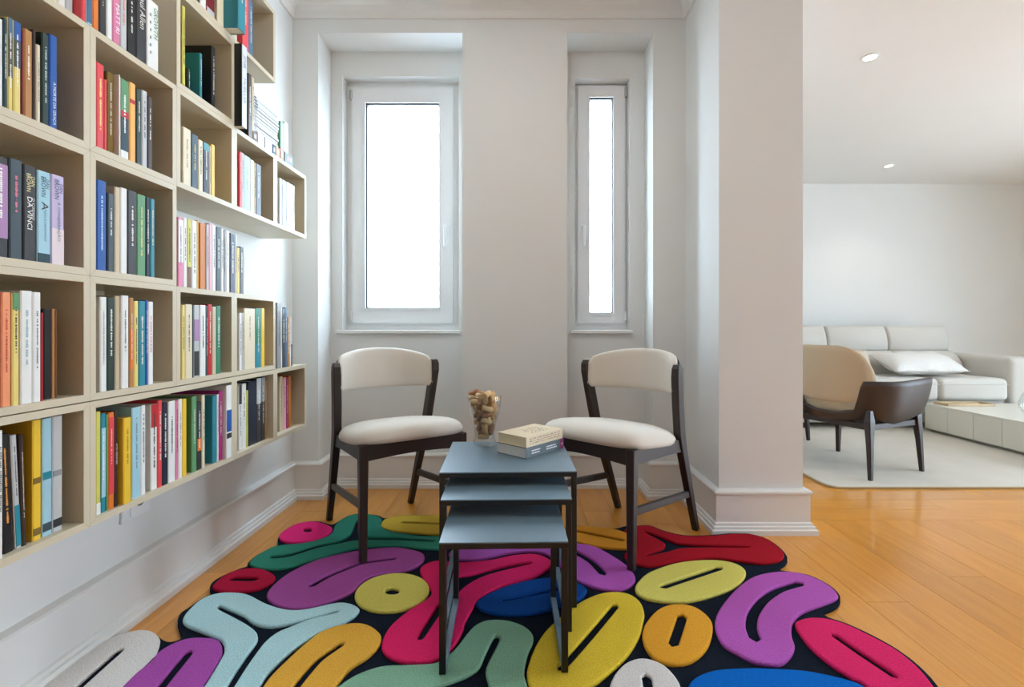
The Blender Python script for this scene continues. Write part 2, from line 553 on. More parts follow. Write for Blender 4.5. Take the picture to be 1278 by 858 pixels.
def book(D, t, h, loc, col, label, title=None, tcol=None, bands=(), lean=0.0, dash=True, rng=None):
    """upright book, spine towards +X, thickness along Y"""
    c = min(.0022, t * .22)
    wv = min(.0016, t * .16)
    a = D / 2
    b = t / 2
    poly = [(-a, -b), (a - c, -b), (a, -b + c), (a, b - c), (a - c, b), (-a, b), (-a, b - wv), (a - wv - c * .4, b - wv), (a - wv - c * .4, -b + wv), (-a, -b + wv)]
    bm = NB(); prism(bm, poly, 'z', 0, h)
    o = obj('book', bm, cover_mat(col))
    o.location = loc
    o.rotation_euler = (lean, 0, 0)
    tag(o, label, 'book', 'books on the wall shelves')
    bm = NB(); box(bm, -a + .003, a - wv - c * .4, -b + wv, b - wv, .002, h - .0025)
    obj('pages', bm, M_PAGES, o)
    for f0, f1, bc in bands:
        bm = NB(); box(bm, a - .001, a + .0003, -b + c * .6, b - c * .6, h * f0, h * f1)
        obj('spine_band', bm, cover_mat(bc), o)
    rgb = lum = None
    base = PAL[col] if isinstance(col, str) else col
    if tcol is None:
        tcol = (60, 58, 56) if sum(base) > 420 else (226, 222, 210)
    if title:
        for (s, f, size, off, tc) in title:
            me = text_mesh(s, 1.0)
            xs = [v.co.x for v in me.vertices]; ys = [v.co.y for v in me.vertices]
            wx, wy = max(xs) - min(xs), max(ys) - min(ys)
            L = h * f[1]
            sy = size * t / wy
            sx = min(L / wx, sy * 1.25)
            for v in me.vertices:
                X, Y = v.co.x, v.co.y
                v.co = Vector((a + .0008, Y * sy + off * t, h * f[0] - X * sx))
            me.materials.append(print_mat(tc or tcol))
            mesh_obj('spine_title', me, None, o)
    elif dash and t > .0075:
        bm = NB()
        z = h * rng.uniform(.80, .90)
        zend = h * rng.uniform(.22, .48)
        hw = min(t * rng.uniform(.09, .16), .0032)
        prev = None
        k = 0
        gap = 0
        while z > zend:
            q = hw * (rng.uniform(.55, 1.0) if k % 2 == 0 else .12)
            if gap: q = hw * .03
            l = rng.uniform(.0016, .0032) if k % 2 == 0 else .0008
            if gap: l = .004
            cur = [bm.verts.new((a + .0004, -q, z)), bm.verts.new((a + .0004, q, z)), bm.verts.new((a + .0004, q, z - l)), bm.verts.new((a + .0004, -q, z - l))]
            bm.faces.new(cur)
            if prev: bm.faces.new((prev[3], prev[2], cur[1], cur[0]))
            prev = cur
            z -= l + .0003
            k += 1
            gap = (not gap) and rng.random() < .07
        obj('spine_title', bm, print_mat(tcol), o)
    return o

def shelf_books(where, base, ceil, items, sb=0.004, ymax=9.0):
    rng = random.Random(where)
    n = len(items)
    last = -1
    for k, it in enumerate(items):
        x0, x1, yt, col = it[:4]
        op = it[4] if len(it) > 4 else {}
        s = op.get('sb', sb)
        xf = -XS + s
        Y0 = xf * F / (CX - x0)
        Y1 = xf * F / (CX - x1)
        h = op['h'] if 'h' in op else EYE + (CY - yt) * Y0 / F - base
        h = min(h, ceil - base - .003)
        Y0 = max(Y0, last + .0003)
        Y1 = min(Y1, ymax - .0004)
        if op.get('lean', 0) == 0: last = Y1
        t = Y1 - Y0 - .0005
        D = op.get('D', min(.196 - s, max(.115, h * .70)))
        D = min(D, .196 - s)
        lean = op.get('lean', 0.0)
        pos = 'only book' if n == 1 else ('%s from left' % ORD[k])
        look = op.get('look', col)
        lb = '%s book, %s, %s' % (look, pos, where)
        book(D, t, h, (-xf - D / 2, (Y0 + Y1) / 2, base + .0006 + abs(lean) * t / 2), col, lb, op.get('title'), op.get('tc'), op.get('bands', ()), lean, op.get('dash', True), rng)

def cell(c, r):
    return '%s cube, %s' % (COLN[c], ROWN[r]), ROW[r][0] + TP, ROW[r][1] - TP
WH = (235, 235, 230)
BK = (40, 38, 38)
# fourth row, leftmost cube
wh, zb, zc = cell(0, 0)
shelf_books(wh, zb, zc, [
    (-18, -7, 18, 'beige'), (-6.5, 4, 20, 'white'), (4.4, 9.6, 22, 'dark teal', {'tc': (220, 226, 230)}),
    (9.9, 16.6, 21, 'pale yellow', {'bands': [(.80, .999, 'steel blue'), (.36, .80, 'slate')], 'tc': WH, 'look': 'blue, grey and yellow'}),
    (17, 26.6, 25, 'pale yellow', {'bands': [(.80, .999, 'blue'), (.50, .80, 'slate')], 'tc': WH, 'look': 'thick blue-topped yellow'}),
    (27, 30, 38, 'dark red'), (30.4, 41, 35, 'tan', {'tc': (240, 232, 215)}), (41.3, 45.2, 37, 'dark brown'),
    (45.6, 51, 55, 'cream', {'look': 'short cream'}), (52.5, 61.7, 40, 'dark green', {'tc': (190, 205, 200)}),
    (62, 72, 42, 'blue', {'title': [('A MORTE DA GRAÇA', (.27, .46), .45, .05, (235, 238, 245))]})])
# books standing on top of the two first cubes of the fourth row
shelf_books('standing on top at upper left', ROW[0][1], 3.0, [
    (52, 61, 0, 'white', {'h': .22, 'sb': .02}), (61.5, 72, 0, 'cream', {'h': .21, 'sb': .02}), (72.5, 82, 0, 'white', {'h': .225, 'sb': .02}), (82.3, 91.5, 0, 'pale grey', {'h': .215, 'sb': .02}),
    (100, 108.2, 0, 'coral red', {'h': .225, 'look': 'thick coral red'}), (108.6, 115.6, 0, 'light blue', {'h': .21, 'bands': [(.02, .3, 'steel blue')]}),
    (116, 123.6, 0, 'orange', {'h': .215, 'tc': (250, 210, 90)}), (124.2, 133, 0, 'charcoal', {'h': .22, 'tc': WH}), (133.4, 140.5, 0, 'white', {'h': .22, 'dash': False}),
    (140.9, 150, 0, 'rose pink', {'h': .215, 'title': [('MATT RI', (.30, .34), .55, .1, (245, 240, 245)), ('ESSONSI', (.72, .36), .5, .1, (120, 50, 150))]}),
    (150.4, 158.6, 0, 'pale grey', {'h': .215, 'tc': (220, 120, 70)}), (159, 170, 0, 'black', {'h': .225}),
    (170.4, 183, 0, 'charcoal', {'h': .225, 'title': [('Paul Allen', (.60, .42), .55, .05, (225, 222, 215))]}),
    (183.6, 198, -4, 'white', {'title': [('GROWTH', (.70, .46), .36, .22, (60, 140, 96)), ('- - - - - -', (.5, .6), .08, -.15, (90, 90, 88))], 'look': 'white, green-lettered'})], sb=.0)
# fourth row, second cube
wh, zb, zc = cell(1, 0)
shelf_books(wh, zb, zc, [
    (120.5, 130.2, 77, 'coral red', {'tc': (240, 215, 130), 'look': 'tall coral red'}), (130.4, 133.6, 99, 'coral red', {'look': 'short coral red'}),
    (134, 142.6, 89, 'olive', {'sb': .016}), (143, 150, 90, 'white', {'tc': (120, 130, 140)}),
    (150.4, 161, 97, 'white', {'bands': [(.60, .999, 'green'), (.52, .6, 'red'), (.10, .52, 'dark teal')], 'tc': WH, 'look': 'green and navy picture-spined'}),
    (162, 169.6, 102, 'pale orange', {'bands': [(.74, .79, 'red')], 'dash': False}), (170.3, 177, 110, 'dark green'), (177.4, 184, 112, 'pale grey'), (184.4, 190.6, 120, 'dark brown')])
# third row, leftmost cube
wh, zb, zc = cell(0, 1)
shelf_books(wh, zb, zc, [
    (-22, -9, 190, 'cream'), (-8.5, 10.6, 193, 'charcoal', {'bands': [(.19, .93, 'lilac')], 'tc': WH, 'look': 'thick lilac and charcoal'}),
    (12, 28.4, 197, 'slate', {'tc': (214, 110, 130)}),
    (29.4, 45.2, 205, 'charcoal', {'title': [('DAN', (.84, .10), .34, .20, (225, 215, 160)), ('BROWN', (.82, .19), .34, -.15, (225, 215, 160)), ('O CÓDIGO', (.55, .24), .24, .24, WH), ('DA VINCI', (.50, .34), .40, -.06, WH)], 'look': 'charcoal, white-lettered'}),
    (46.8, 63.6, 212, 'light blue', {'bands': [(.0, .10, 'dark teal')], 'title': [('DAN', (.87, .10), .26, .22, (60, 80, 96)), ('BROWN', (.83, .22), .34, -.10, (44, 60, 76)), ('A', (.62, .10), .5, .0, BK), ('NJOS E DEMÓNIOS', (.41, .36), .24, .05, (84, 104, 116))]}),
    (64, 80.4, 217, 'lavender', {'bands': [(.0, .40, (222, 206, 208))], 'title': [('DAN', (.86, .10), .26, .22, (70, 72, 120)), ('BROWN', (.84, .22), .34, -.12, (60, 60, 108)), ('A CONSPIRAÇÃO', (.48, .44), .30, .05, (84, 74, 100))], 'look': 'lavender and pinkish'})])
# third row, second cube
wh, zb, zc = cell(1, 1)
shelf_books(wh, zb, zc, [
    (121.2, 133.2, 224, 'blue', {'tc': (180, 205, 235), 'look': 'tall blue'}), (134.8, 142.6, 241, 'slate'), (143.4, 150.2, 233, 'beige', {'dash': False}), (150.6, 159, 234, 'white', {'dash': False}),
    (159.6, 171, 237, 'charcoal'), (171.4, 182, 242, 'green', {'tc': (216, 206, 120)}), (182.4, 187.4, 246, 'navy'), (188, 193.4, 248, 'teal')])
# second row, leftmost cube
wh, zb, zc = cell(0, 2)
shelf_books(wh, zb, zc, [
    (-20, -10, 362, 'teal'), (-9, .8, 366, 'magenta'), (2, 14.2, 365, 'salmon', {'tc': (190, 70, 50)}), (15.4, 24.6, 366, 'pale yellow', {'bands': [(.85, .999, 'green')], 'look': 'pale yellow, green-topped'}),
    (26, 41, 363, 'white', {'tc': (150, 170, 175), 'look': 'thick white'}), (41.4, 51.6, 365, 'white', {'tc': (90, 110, 120), 'look': 'slimmer white'}),
    (51.9, 54, 391, 'red', {'look': 'thin red'}), (54.4, 65, 386, 'black', {'sb': .02, 'dash': False}), (65.3, 69, 386, 'tan', {'sb': .02}), (69.2, 71.4, 387, 'brown', {'sb': .02})])
# second row, second cube
wh, zb, zc = cell(1, 2)
shelf_books(wh, zb, zc, [
    (125.4, 133.6, 371, 'white', {'tc': (150, 155, 155)}), (134, 143.6, 372, 'dark green'), (144, 149.8, 370, 'beige', {'dash': False, 'sb': .008}), (150.2, 161, 369, 'white', {'tc': (120, 125, 125), 'look': 'thick white'}),
    (162, 167.2, 372, 'tan', {'bands': [(.2, .65, 'orange')]}), (167.5, 173, 376, 'pale yellow'), (173.3, 181.8, 376, 'teal'), (182, 185.1, 375, 'blue'), (185.4, 191.6, 377, 'white', {'tc': (210, 70, 80), 'look': 'white, red-lettered'})])
# bottom row, leftmost cube
wh, zb, zc = cell(0, 3)
shelf_books(wh, zb, zc, [
    (-24, -10, 536, 'cream'), (-8.5, 4, 540, 'white', {'sb': .006}), (5, 17.4, 543, 'black', {'lean': .042, 'tc': (230, 150, 60), 'bands': []}),
    (20, 27.6, 543, 'pale grey', {'lean': .045, 'bands': [(.02, .38, 'teal')], 'look': 'silver and teal'}), (28.4, 34, 543, 'dark brown', {'lean': .03}),
    (41, 52, 526, 'yellow', {'bands': [(.47, .52, 'olive'), (.04, .10, 'olive')], 'dash': False, 'look': 'thick yellow'}), (53, 65.4, 524, 'light blue', {'bands': [(.48, .545, 'teal'), (.04, .11, 'slate')], 'dash': False}),
    (66, 78.4, 521, 'pale grey', {'bands': [(.48, .53, 'grey'), (.04, .11, 'charcoal')], 'dash': False})], sb=.018)
# bottom row, double cube
wh, zb, zc = 'double-width cube, bottom row', ROW[3][0] + TP, ROW[3][1] - TP
shelf_books(wh, zb, zc, [
    (119.6, 126, 515, 'lime', {'bands': [(.0, .11, 'white')], 'dash': False}), (126.3, 132.4, 517, 'teal', {'bands': [(.15, .85, 'light blue')], 'tc': WH}),
    (132.7, 135.3, 518, 'green'), (135.6, 142.8, 516, 'orange', {'bands': [(.15, .95, 'coral red')], 'tc': (250, 200, 190)}),
    (143.1, 147.5, 514, 'dark brown', {'title': [('ATÉ VENCER', (.55, .8), .62, 0, (235, 205, 205))]}), (154.5, 164, 523, 'yellow', {'tc': (170, 120, 40), 'look': 'thick yellow', 'sb': .0}),
    (165, 176, 510, 'light blue', {'tc': (120, 140, 150), 'look': 'pale blue'}), (176.4, 182, 507, 'white'), (188.5, 196.4, 506, 'white', {'bands': [(.73, .999, 'red')], 'look': 'white, red-topped', 'sb': .012}),
    (196.7, 202.6, 501, 'coral red'), (203, 210, 504, 'navy'), (210.4, 219, 502, 'white', {'look': 'wide white'}), (219.3, 223, 501, 'rose pink'), (223.3, 227.7, 499, 'white'), (228, 233.2, 499, 'yellow', {'dash': False}),
    (239.6, 245.8, 496, 'green'), (246.1, 252, 503, 'charcoal', {'bands': [(.28, .46, 'orange')], 'tc': WH}), (252.3, 256, 494, 'cream', {'sb': .014}), (265.6, 271, 495, 'teal', {'dash': False, 'look': 'large teal'}),
    (271.3, 273.2, 493, 'white'), (273.5, 278, 489, 'magenta'), (283, 289.4, 482, 'white', {'bands': [(.36, .66, 'blue'), (.27, .34, 'charcoal')], 'look': 'white, blue-banded', 'dash': False, 'sb': -.001})], sb=.010, ymax=CY_[3] - TP)
# fourth row, third cube
wh, zb, zc = cell(2, 0)
shelf_books(wh, zb, zc, [
    (228.8, 238.6, 158, 'cream', {'tc': (150, 140, 120), 'look': 'thick cream'}), (239, 247.6, 166, 'dark teal', {'tc': (210, 190, 90)}), (248, 253.6, 174, 'cream'), (254, 261, 177, 'navy', {'bands': [(.85, .999, 'teal')]}),
    (261.3, 263.6, 182, 'beige'), (264, 268.4, 180, 'yellow', {'dash': False})])
# fifth row, third cube
wh, zb, zc = cell(2, -1)
shelf_books(wh, zb, zc, [
    (228, 231.5, 40, 'lime', {'h': .24, 'sb': -.002}), (235, 237.6, 85, 'dark green', {'sb': .02, 'look': 'short dark green'}), (249.6, 252.6, 66, 'teal', {'D': .14, 'sb': .02}), (264.5, 269, 57, 'black', {'D': .16, 'sb': .016})])
# topmost row, third cube, cut by the frame
wh, zb, zc = cell(2, -2)
shelf_books(wh, zb, zc, [
    (241.5, 249, 0, 'black', {'h': .22}), (250, 257.4, 0, 'white', {'h': .21}), (258, 268, 0, 'dark red', {'h': .2, 'bands': [(.0, .1, 'pale grey')]}), (271.6, 279.4, 0, 'cream', {'h': .235, 'sb': 0, 'dash': False}),
    (297.4, 306.4, 0, 'teal', {'h': .23, 'sb': -.051, 'D': .17, 'look': 'large teal overhanging'})], ymax=CY_[3] - TP)
wh, zb, zc = cell(3, -2)
shelf_books(wh, zb, zc, [(303.2, 310.4, 0, 'coral red', {'h': .23, 'sb': .002}), (310.7, 315.8, 3, 'steel blue', {'h': .215, 'sb': .006})])
# fourth row, fourth and last cubes
wh, zb, zc = cell(3, 0)
shelf_books(wh, zb, zc, [
    (299.2, 302.4, 189, 'coral red'), (302.6, 304.2, 191, 'white'), (304.5, 312.6, 193, 'light blue', {'look': 'pale blue-grey', 'tc': (110, 120, 130)}), (312.9, 317.4, 199, 'cream'), (317.6, 319.4, 203, 'beige'), (319.7, 326, 204, 'black')])
wh, zb, zc = cell(4, 0)
shelf_books(wh, zb, zc, [
    (349, 351.9, 222, 'pale grey'), (352.1, 357.6, 224, 'grey', {'tc': WH}), (357.9, 362.8, 227, 'white'), (363, 366, 230, 'cream'), (366.2, 367.8, 232, 'beige')])
# row of books standing on the second row, under the overhanging cubes
shelf_books('standing open under third-column overhang', ROW[2][1], ROW[1][1], [
    (222.4, 229, 271, 'rose pink', {'bands': [(.35, .97, 'white')], 'tc': BK, 'look': 'pink and white'}), (229.3, 233.6, 272, 'white'), (234, 239.4, 273, 'lime', {'bands': [(.0, .30, 'brown')]}),
    (239.8, 246, 275, 'white', {'tc': BK, 'look': 'white, black-lettered'}), (246.2, 248, 275, 'yellow'), (249.6, 257, 278, 'amber', {'sb': .006, 'dash': False}), (257.3, 261, 280, 'pale grey'), (261.2, 264.8, 279, 'pink', {'dash': False}),
    (265, 269.6, 281, 'white'), (270, 276, 283, 'dark teal'), (276.2, 279.2, 285, 'white'), (279.5, 282.2, 287, 'grey'), (282.4, 286.6, 288, 'white'), (287.4, 293.8, 291, 'navy', {'tc': WH}), (294, 295.6, 293, 'white'),
    (295.9, 299.4, 309, 'yellow', {'look': 'short yellow'}), (299.6, 303.9, 308, 'black', {'look': 'short black'}), (304.1, 306.3, 309, 'white', {'look': 'short thin white'})])
# second row, third and fourth cubes
wh, zb, zc = cell(2, 2)
shelf_books(wh, zb, zc, [
    (227.4, 231.2, 381, 'pale yellow'), (231.6, 240.4, 380, 'cream', {'look': 'thick cream'}), (240.6, 242, 381, 'dark teal'), (242.3, 249, 381, 'pale grey', {'bands': [(.5, .8, 'lilac'), (.02, .36, 'charcoal')], 'dash': False, 'look': 'grey, lilac and charcoal'}),
    (250, 257, 381, 'white'), (257.3, 259.4, 382, 'slate'), (259.7, 265, 380, 'red'), (265.3, 270, 383, 'beige', {'dash': False}), (270.3, 275.6, 382, 'emerald', {'tc': WH})])
wh, zb, zc = cell(3, 2)
shelf_books(wh, zb, zc, [
    (299.2, 302, 391, 'white'), (302.3, 304.4, 391, 'pale grey'), (305, 318.6, 385, 'cream', {'look': 'very thick pale'}), (319, 326, 385, 'teal', {'bands': [(.4, .999, 'emerald')]}), (326.3, 330.4, 385, 'yellow', {'dash': False})])
# standing on the last cube of the bottom row
shelf_books('standing open on bottom rightmost cube', ROW[3][1], ROW[2][1], [
    (346, 350.9, 378, 'grey'), (351.2, 352.3, 383, 'white'), (352.5, 356, 385, 'charcoal', {'tc': WH}), (356.2, 358.6, 384, 'steel blue'), (359, 361.8, 396, 'tan'), (362, 363.6, 396, 'white', {'look': 'thin white'}), (363.9, 365, 430, 'charcoal', {'look': 'tiny dark'})], sb=.012)
# bottom row, fourth and last cubes
wh, zb, zc = cell(3, 3)
shelf_books(wh, zb, zc, [
    (298.4, 302, 481, 'white', {'bands': [(.7, .999, 'charcoal')], 'look': 'white, dark-topped'}), (302.3, 307.4, 480, 'white'), (307.8, 310, 488, 'lime'), (310.6, 320, 477, 'navy', {'look': 'thick navy', 'dash': False}),
    (320.3, 326, 473, 'charcoal', {'bands': [(.6, .999, 'pale grey')], 'tc': WH}), (326.2, 331, 472, 'charcoal', {'bands': [(.62, .999, 'grey')], 'tc': WH, 'look': 'slimmer charcoal'}), (331.3, 333, 475, 'tan')], sb=.02)
wh, zb, zc = cell(4, 3)
shelf_books(wh, zb, zc, [
    (349.2, 353, 471, 'beige'), (353.3, 357.4, 472, 'pink', {'look': 'pale pink'}), (357.8, 360, 472, 'magenta'), (360.3, 363.6, 470, 'amber', {'dash': False})], sb=.03)

# things on top of the fourth and last cubes of the fourth row
TOPZ = ROW[0][1]
shelf_books('upright on upper right shelf top', TOPZ, ROW[-2][0], [
    (302, 308.2, 52, 'black', {'sb': -.028, 'h': .297, 'title': [('JOSE', (.8, .34), .5, 0, (60, 62, 66)), ('MUELLER', (.45, .34), .4, 0, (120, 124, 130))], 'D': .20, 'look': 'tall white-spined black', 'bands': [(.0, .999, (214, 220, 224))]}),
    (310, 314.2, 91, 'dark brown', {'sb': .0}), (314.5, 317.6, 96, 'beige', {'sb': .004}), (349.9, 355, 151, 'green', {'sb': .03, 'D': .12}), (355.3, 359.6, 152, 'white', {'sb': .03, 'D': .12})], sb=0)
# stack of white magazines lying flat
M_MAG = mat('white_magazine_paper', (205, 205, 203), 0.6, 0.02, 40)
rm = random.Random(5)
n = 15
for k in range(n):
    dz = .0132
    L = .205 + rm.uniform(-.006, .004)
    y0 = 1.955 + rm.uniform(0, .006)
    xf = XS - .022 + rm.uniform(-.003, .003)
    bm = NB()
    z0 = TOPZ + .0008 + k * dz
    box(bm, xf - .15, xf, y0, y0 + L, z0, z0 + dz - .0022, .0012)
    pos = 'bottom' if k == 0 else ('top' if k == n - 1 else '%s from bottom' % ORD[k])
    o = tag(obj('magazine', bm, M_MAG, origin=(xf - .075, y0 + L / 2, z0)), 'white magazine lying flat, %s of stack on upper shelf' % pos, 'magazine', 'stacked white magazines')
    bm = NB(); box(bm, xf - .001, xf + .0003, y0 + .004, y0 + .03, z0 + .002, z0 + dz - .004)
    obj('spine_mark', bm, print_mat((60, 66, 70) if k > 10 else (150, 152, 152)), o)
# small boxes along the shelf edge
SM = [(316, 321.2, 163, (92, 68, 62), 'tiny brown box'), (322, 330, 164, (222, 224, 224), 'tiny white box'), (331, 340, 171, (196, 202, 206), 'tiny pale grey box'), (340.8, 344, 181, (36, 78, 112), 'tiny blue box'),
      (344.4, 349.4, 182, (190, 140, 84), 'tiny tan box'), (349.8, 354.6, 184, (172, 108, 70), 'tiny rust brown box'), (355.4, 366, 189, (62, 92, 62), 'tiny green and brown box')]
for x0, x1, yt, rgb, lb in SM:
    xf = -XS + .002
    Y0, Y1 = xf * F / (CX - x0), xf * F / (CX - x1)
    h = EYE + (CY - yt) * Y0 / F - TOPZ
    bm = NB(); box(bm, -xf - .018, -xf, Y0, Y1 - .001, TOPZ + .0006, TOPZ + h, .0012)
    o = tag(obj('small_box', bm, mat('card_%d_%d_%d' % rgb, rgb, .5, .08, 90), origin=(-xf - .009, (Y0 + Y1) / 2, TOPZ)), lb + ' on the upper shelf edge', 'box', 'tiny boxes on the upper shelf')
    bm = NB(); box(bm, -xf - .001, -xf + .0004, Y0 + (Y1 - Y0) * .25, Y0 + (Y1 - Y0) * .75, TOPZ + h * .3, TOPZ + h * .75)
    obj('printed_label', bm, print_mat((150, 100, 96) if 'green' in lb else (200, 196, 190)), o)

# wall socket under the shelf
root = thing('wall_socket', (XW, 1.597, .317), 'white double wall socket half hidden under the bottom shelf', 'socket')
bm = NB(); box(bm, XW + .001, XW + .011, 1.545, 1.66, .317, .40, .003, 2)
obj('cover_plate', bm, M_PVC, root)
bm = NB(); box(bm, XW + .011, XW + .014, 1.572, 1.655, .328, .39, .002)
obj('socket_insert', bm, M_PVC, root)
bm = NB()
rings(bm, [[(XW + xx, 1.613 + .02 * math.cos(a * math.pi / 10), .372 + .02 * math.sin(a * math.pi / 10)) for a in range(20)] for xx in (.0135, .0145)])
obj('socket_recess', bm, mat('socket_shadow_grey', (120, 116, 112), .5), root)

# ------------------------------------------------------------------ colourful rug
TZ = 0.024
def catmull(pts, sub=5):
    n = len(pts)
    out = []
    for i in range(n):
        p0, p1, p2, p3 = pts[i - 1], pts[i], pts[(i + 1) % n], pts[(i + 2) % n]
        for s in range(sub):
            t = s / sub
            out.append(tuple(.5 * ((2 * b) + (-a + c) * t + (2 * a - 5 * b + 4 * c - d) * t * t + (-a + 3 * b - 3 * c + d) * t ** 3) for a, b, c, d in zip(p0, p1, p2, p3)))
    return out
def to_floor(pts, z):
    return [(max(q[0], XW + .05), q[1]) for q in (floor_pt(x, y, z) for x, y in pts)]
def thick_line(pts, wm):
    """outline of a polyline on the floor of half width wm metres"""
    P = []
    for a, b in zip(pts[:-1], pts[1:]):
        for s in range(6):
            P.append(Vector(a).lerp(Vector(b), s / 6))
    P.append(Vector(pts[-1]))
    for _ in range(6):
        P = [P[0]] + [(P[i - 1] + 2 * P[i] + P[i + 1]) / 4 for i in range(1, len(P) - 1)] + [P[-1]]
    L, R = [], []
    for i, p in enumerate(P):
        d = (P[min(i + 1, len(P) - 1)] - P[max(i - 1, 0)]).normalized()
        nrm = Vector((-d.y, d.x))
        L.append(tuple(p + nrm * wm)); R.append(tuple(p - nrm * wm))
    d0 = (P[0] - P[1]).normalized() * wm
    d1 = (P[-1] - P[-2]).normalized() * wm
    return L + [tuple(P[-1] + d1)] + R[::-1] + [tuple(P[0] + d0)]
def flat_curve(outlines, z0, z1, bev):
    cu = bpy.data.curves.new('outline', 'CURVE')
    cu.dimensions = '2D'
    cu.fill_mode = 'BOTH'
    for pts in outlines:
        sp = cu.splines.new('POLY')
        sp.points.add(len(pts) - 1)
        for p, q in zip(sp.points, pts):
            p.co = (q[0], q[1], 0, 1)
        sp.use_cyclic_u = True
    cu.extrude = (z1 - z0) / 2 - bev
    cu.bevel_depth = bev
    cu.bevel_resolution = 3
    cu.offset = -bev
    o = bpy.data.objects.new('outline', cu)
    COL.objects.link(o)
    me = bpy.data.meshes.new_from_object(o)
    bpy.data.objects.remove(o)
    bpy.data.curves.remove(cu)
    for v in me.vertices:
        v.co.z += (z0 + z1) / 2
    return me
def pile(name, rgb):
    a = tuple(min(248, int(v * 1.2) + 6) for v in rgb)
    b = tuple(int(v * .92) for v in rgb)
    return mat('wool_pile_' + name, a, 0.95, 0.17, 210.0, 1.0, 330.0, spec=0.05, rgb2=b)
rug = thing('rug', (0, 1.7, 0), 'colourful pebble-pattern wool rug with dark navy ground under the tables', 'rug')
BASE = [(40, 866), (98, 818), (137, 797), (163, 788), (184, 787), (195, 793), (202, 798), (210, 800), (220, 798), (228, 793), (225, 784), (222, 773), (226, 763), (235, 757), (252, 745), (264, 739), (262, 732), (266, 724), (279, 716), (298, 708), (308, 705), (310, 700), (319, 692), (337, 682), (347, 678), (347, 670), (355, 660), (372, 651), (395, 648.5), (408, 652), (417, 652), (434, 642), (450, 639.5), (470, 641), (480, 645), (496, 641.5), (520, 641), (548, 641), (590, 644), (640, 649), (690, 651), (722, 654), (765, 658), (780, 655), (790, 654.5), (811, 653.7), (826, 659.5), (854, 666), (887, 666), (925, 663.4), (953, 668.5), (972, 680), (982, 692), (981, 699), (975, 704), (971, 707.5), (978, 710.5), (1009, 715.5), (1035, 728), (1048, 741), (1046, 751), (1038, 757), (1027, 762), (1034, 768.5), (1059, 777), (1091, 792), (1121, 809), (1147, 829), (1168, 854), (1183, 880), (1170, 910), (1110, 915), (1040, 935), (930, 930), (860, 915), (780, 915), (700, 890), (655, 915), (620, 915), (500, 895), (430, 890), (350, 925), (310, 912), (270, 912), (200, 912), (90, 925), (30, 935), (10, 905)]
BASE = [(600 + (x - 600) * .9975, y + 2.6 if y < 850 else y) for x, y in BASE]
me = flat_curve([to_floor(catmull(BASE, 3), .012)], .0005, .012, .003)
mesh_obj('rug_base', me, pile('navy_ground', (22, 29, 40)), rug)
def ell(cx, cy, rx, ry, rot=0, n=16):
    return [(cx + rx * math.cos(a) * math.cos(rot) - ry * math.sin(a) * math.sin(rot), cy + rx * math.cos(a) * math.sin(rot) + ry * math.sin(a) * math.cos(rot)) for a in [2 * math.pi * i / n for i in range(n)]]
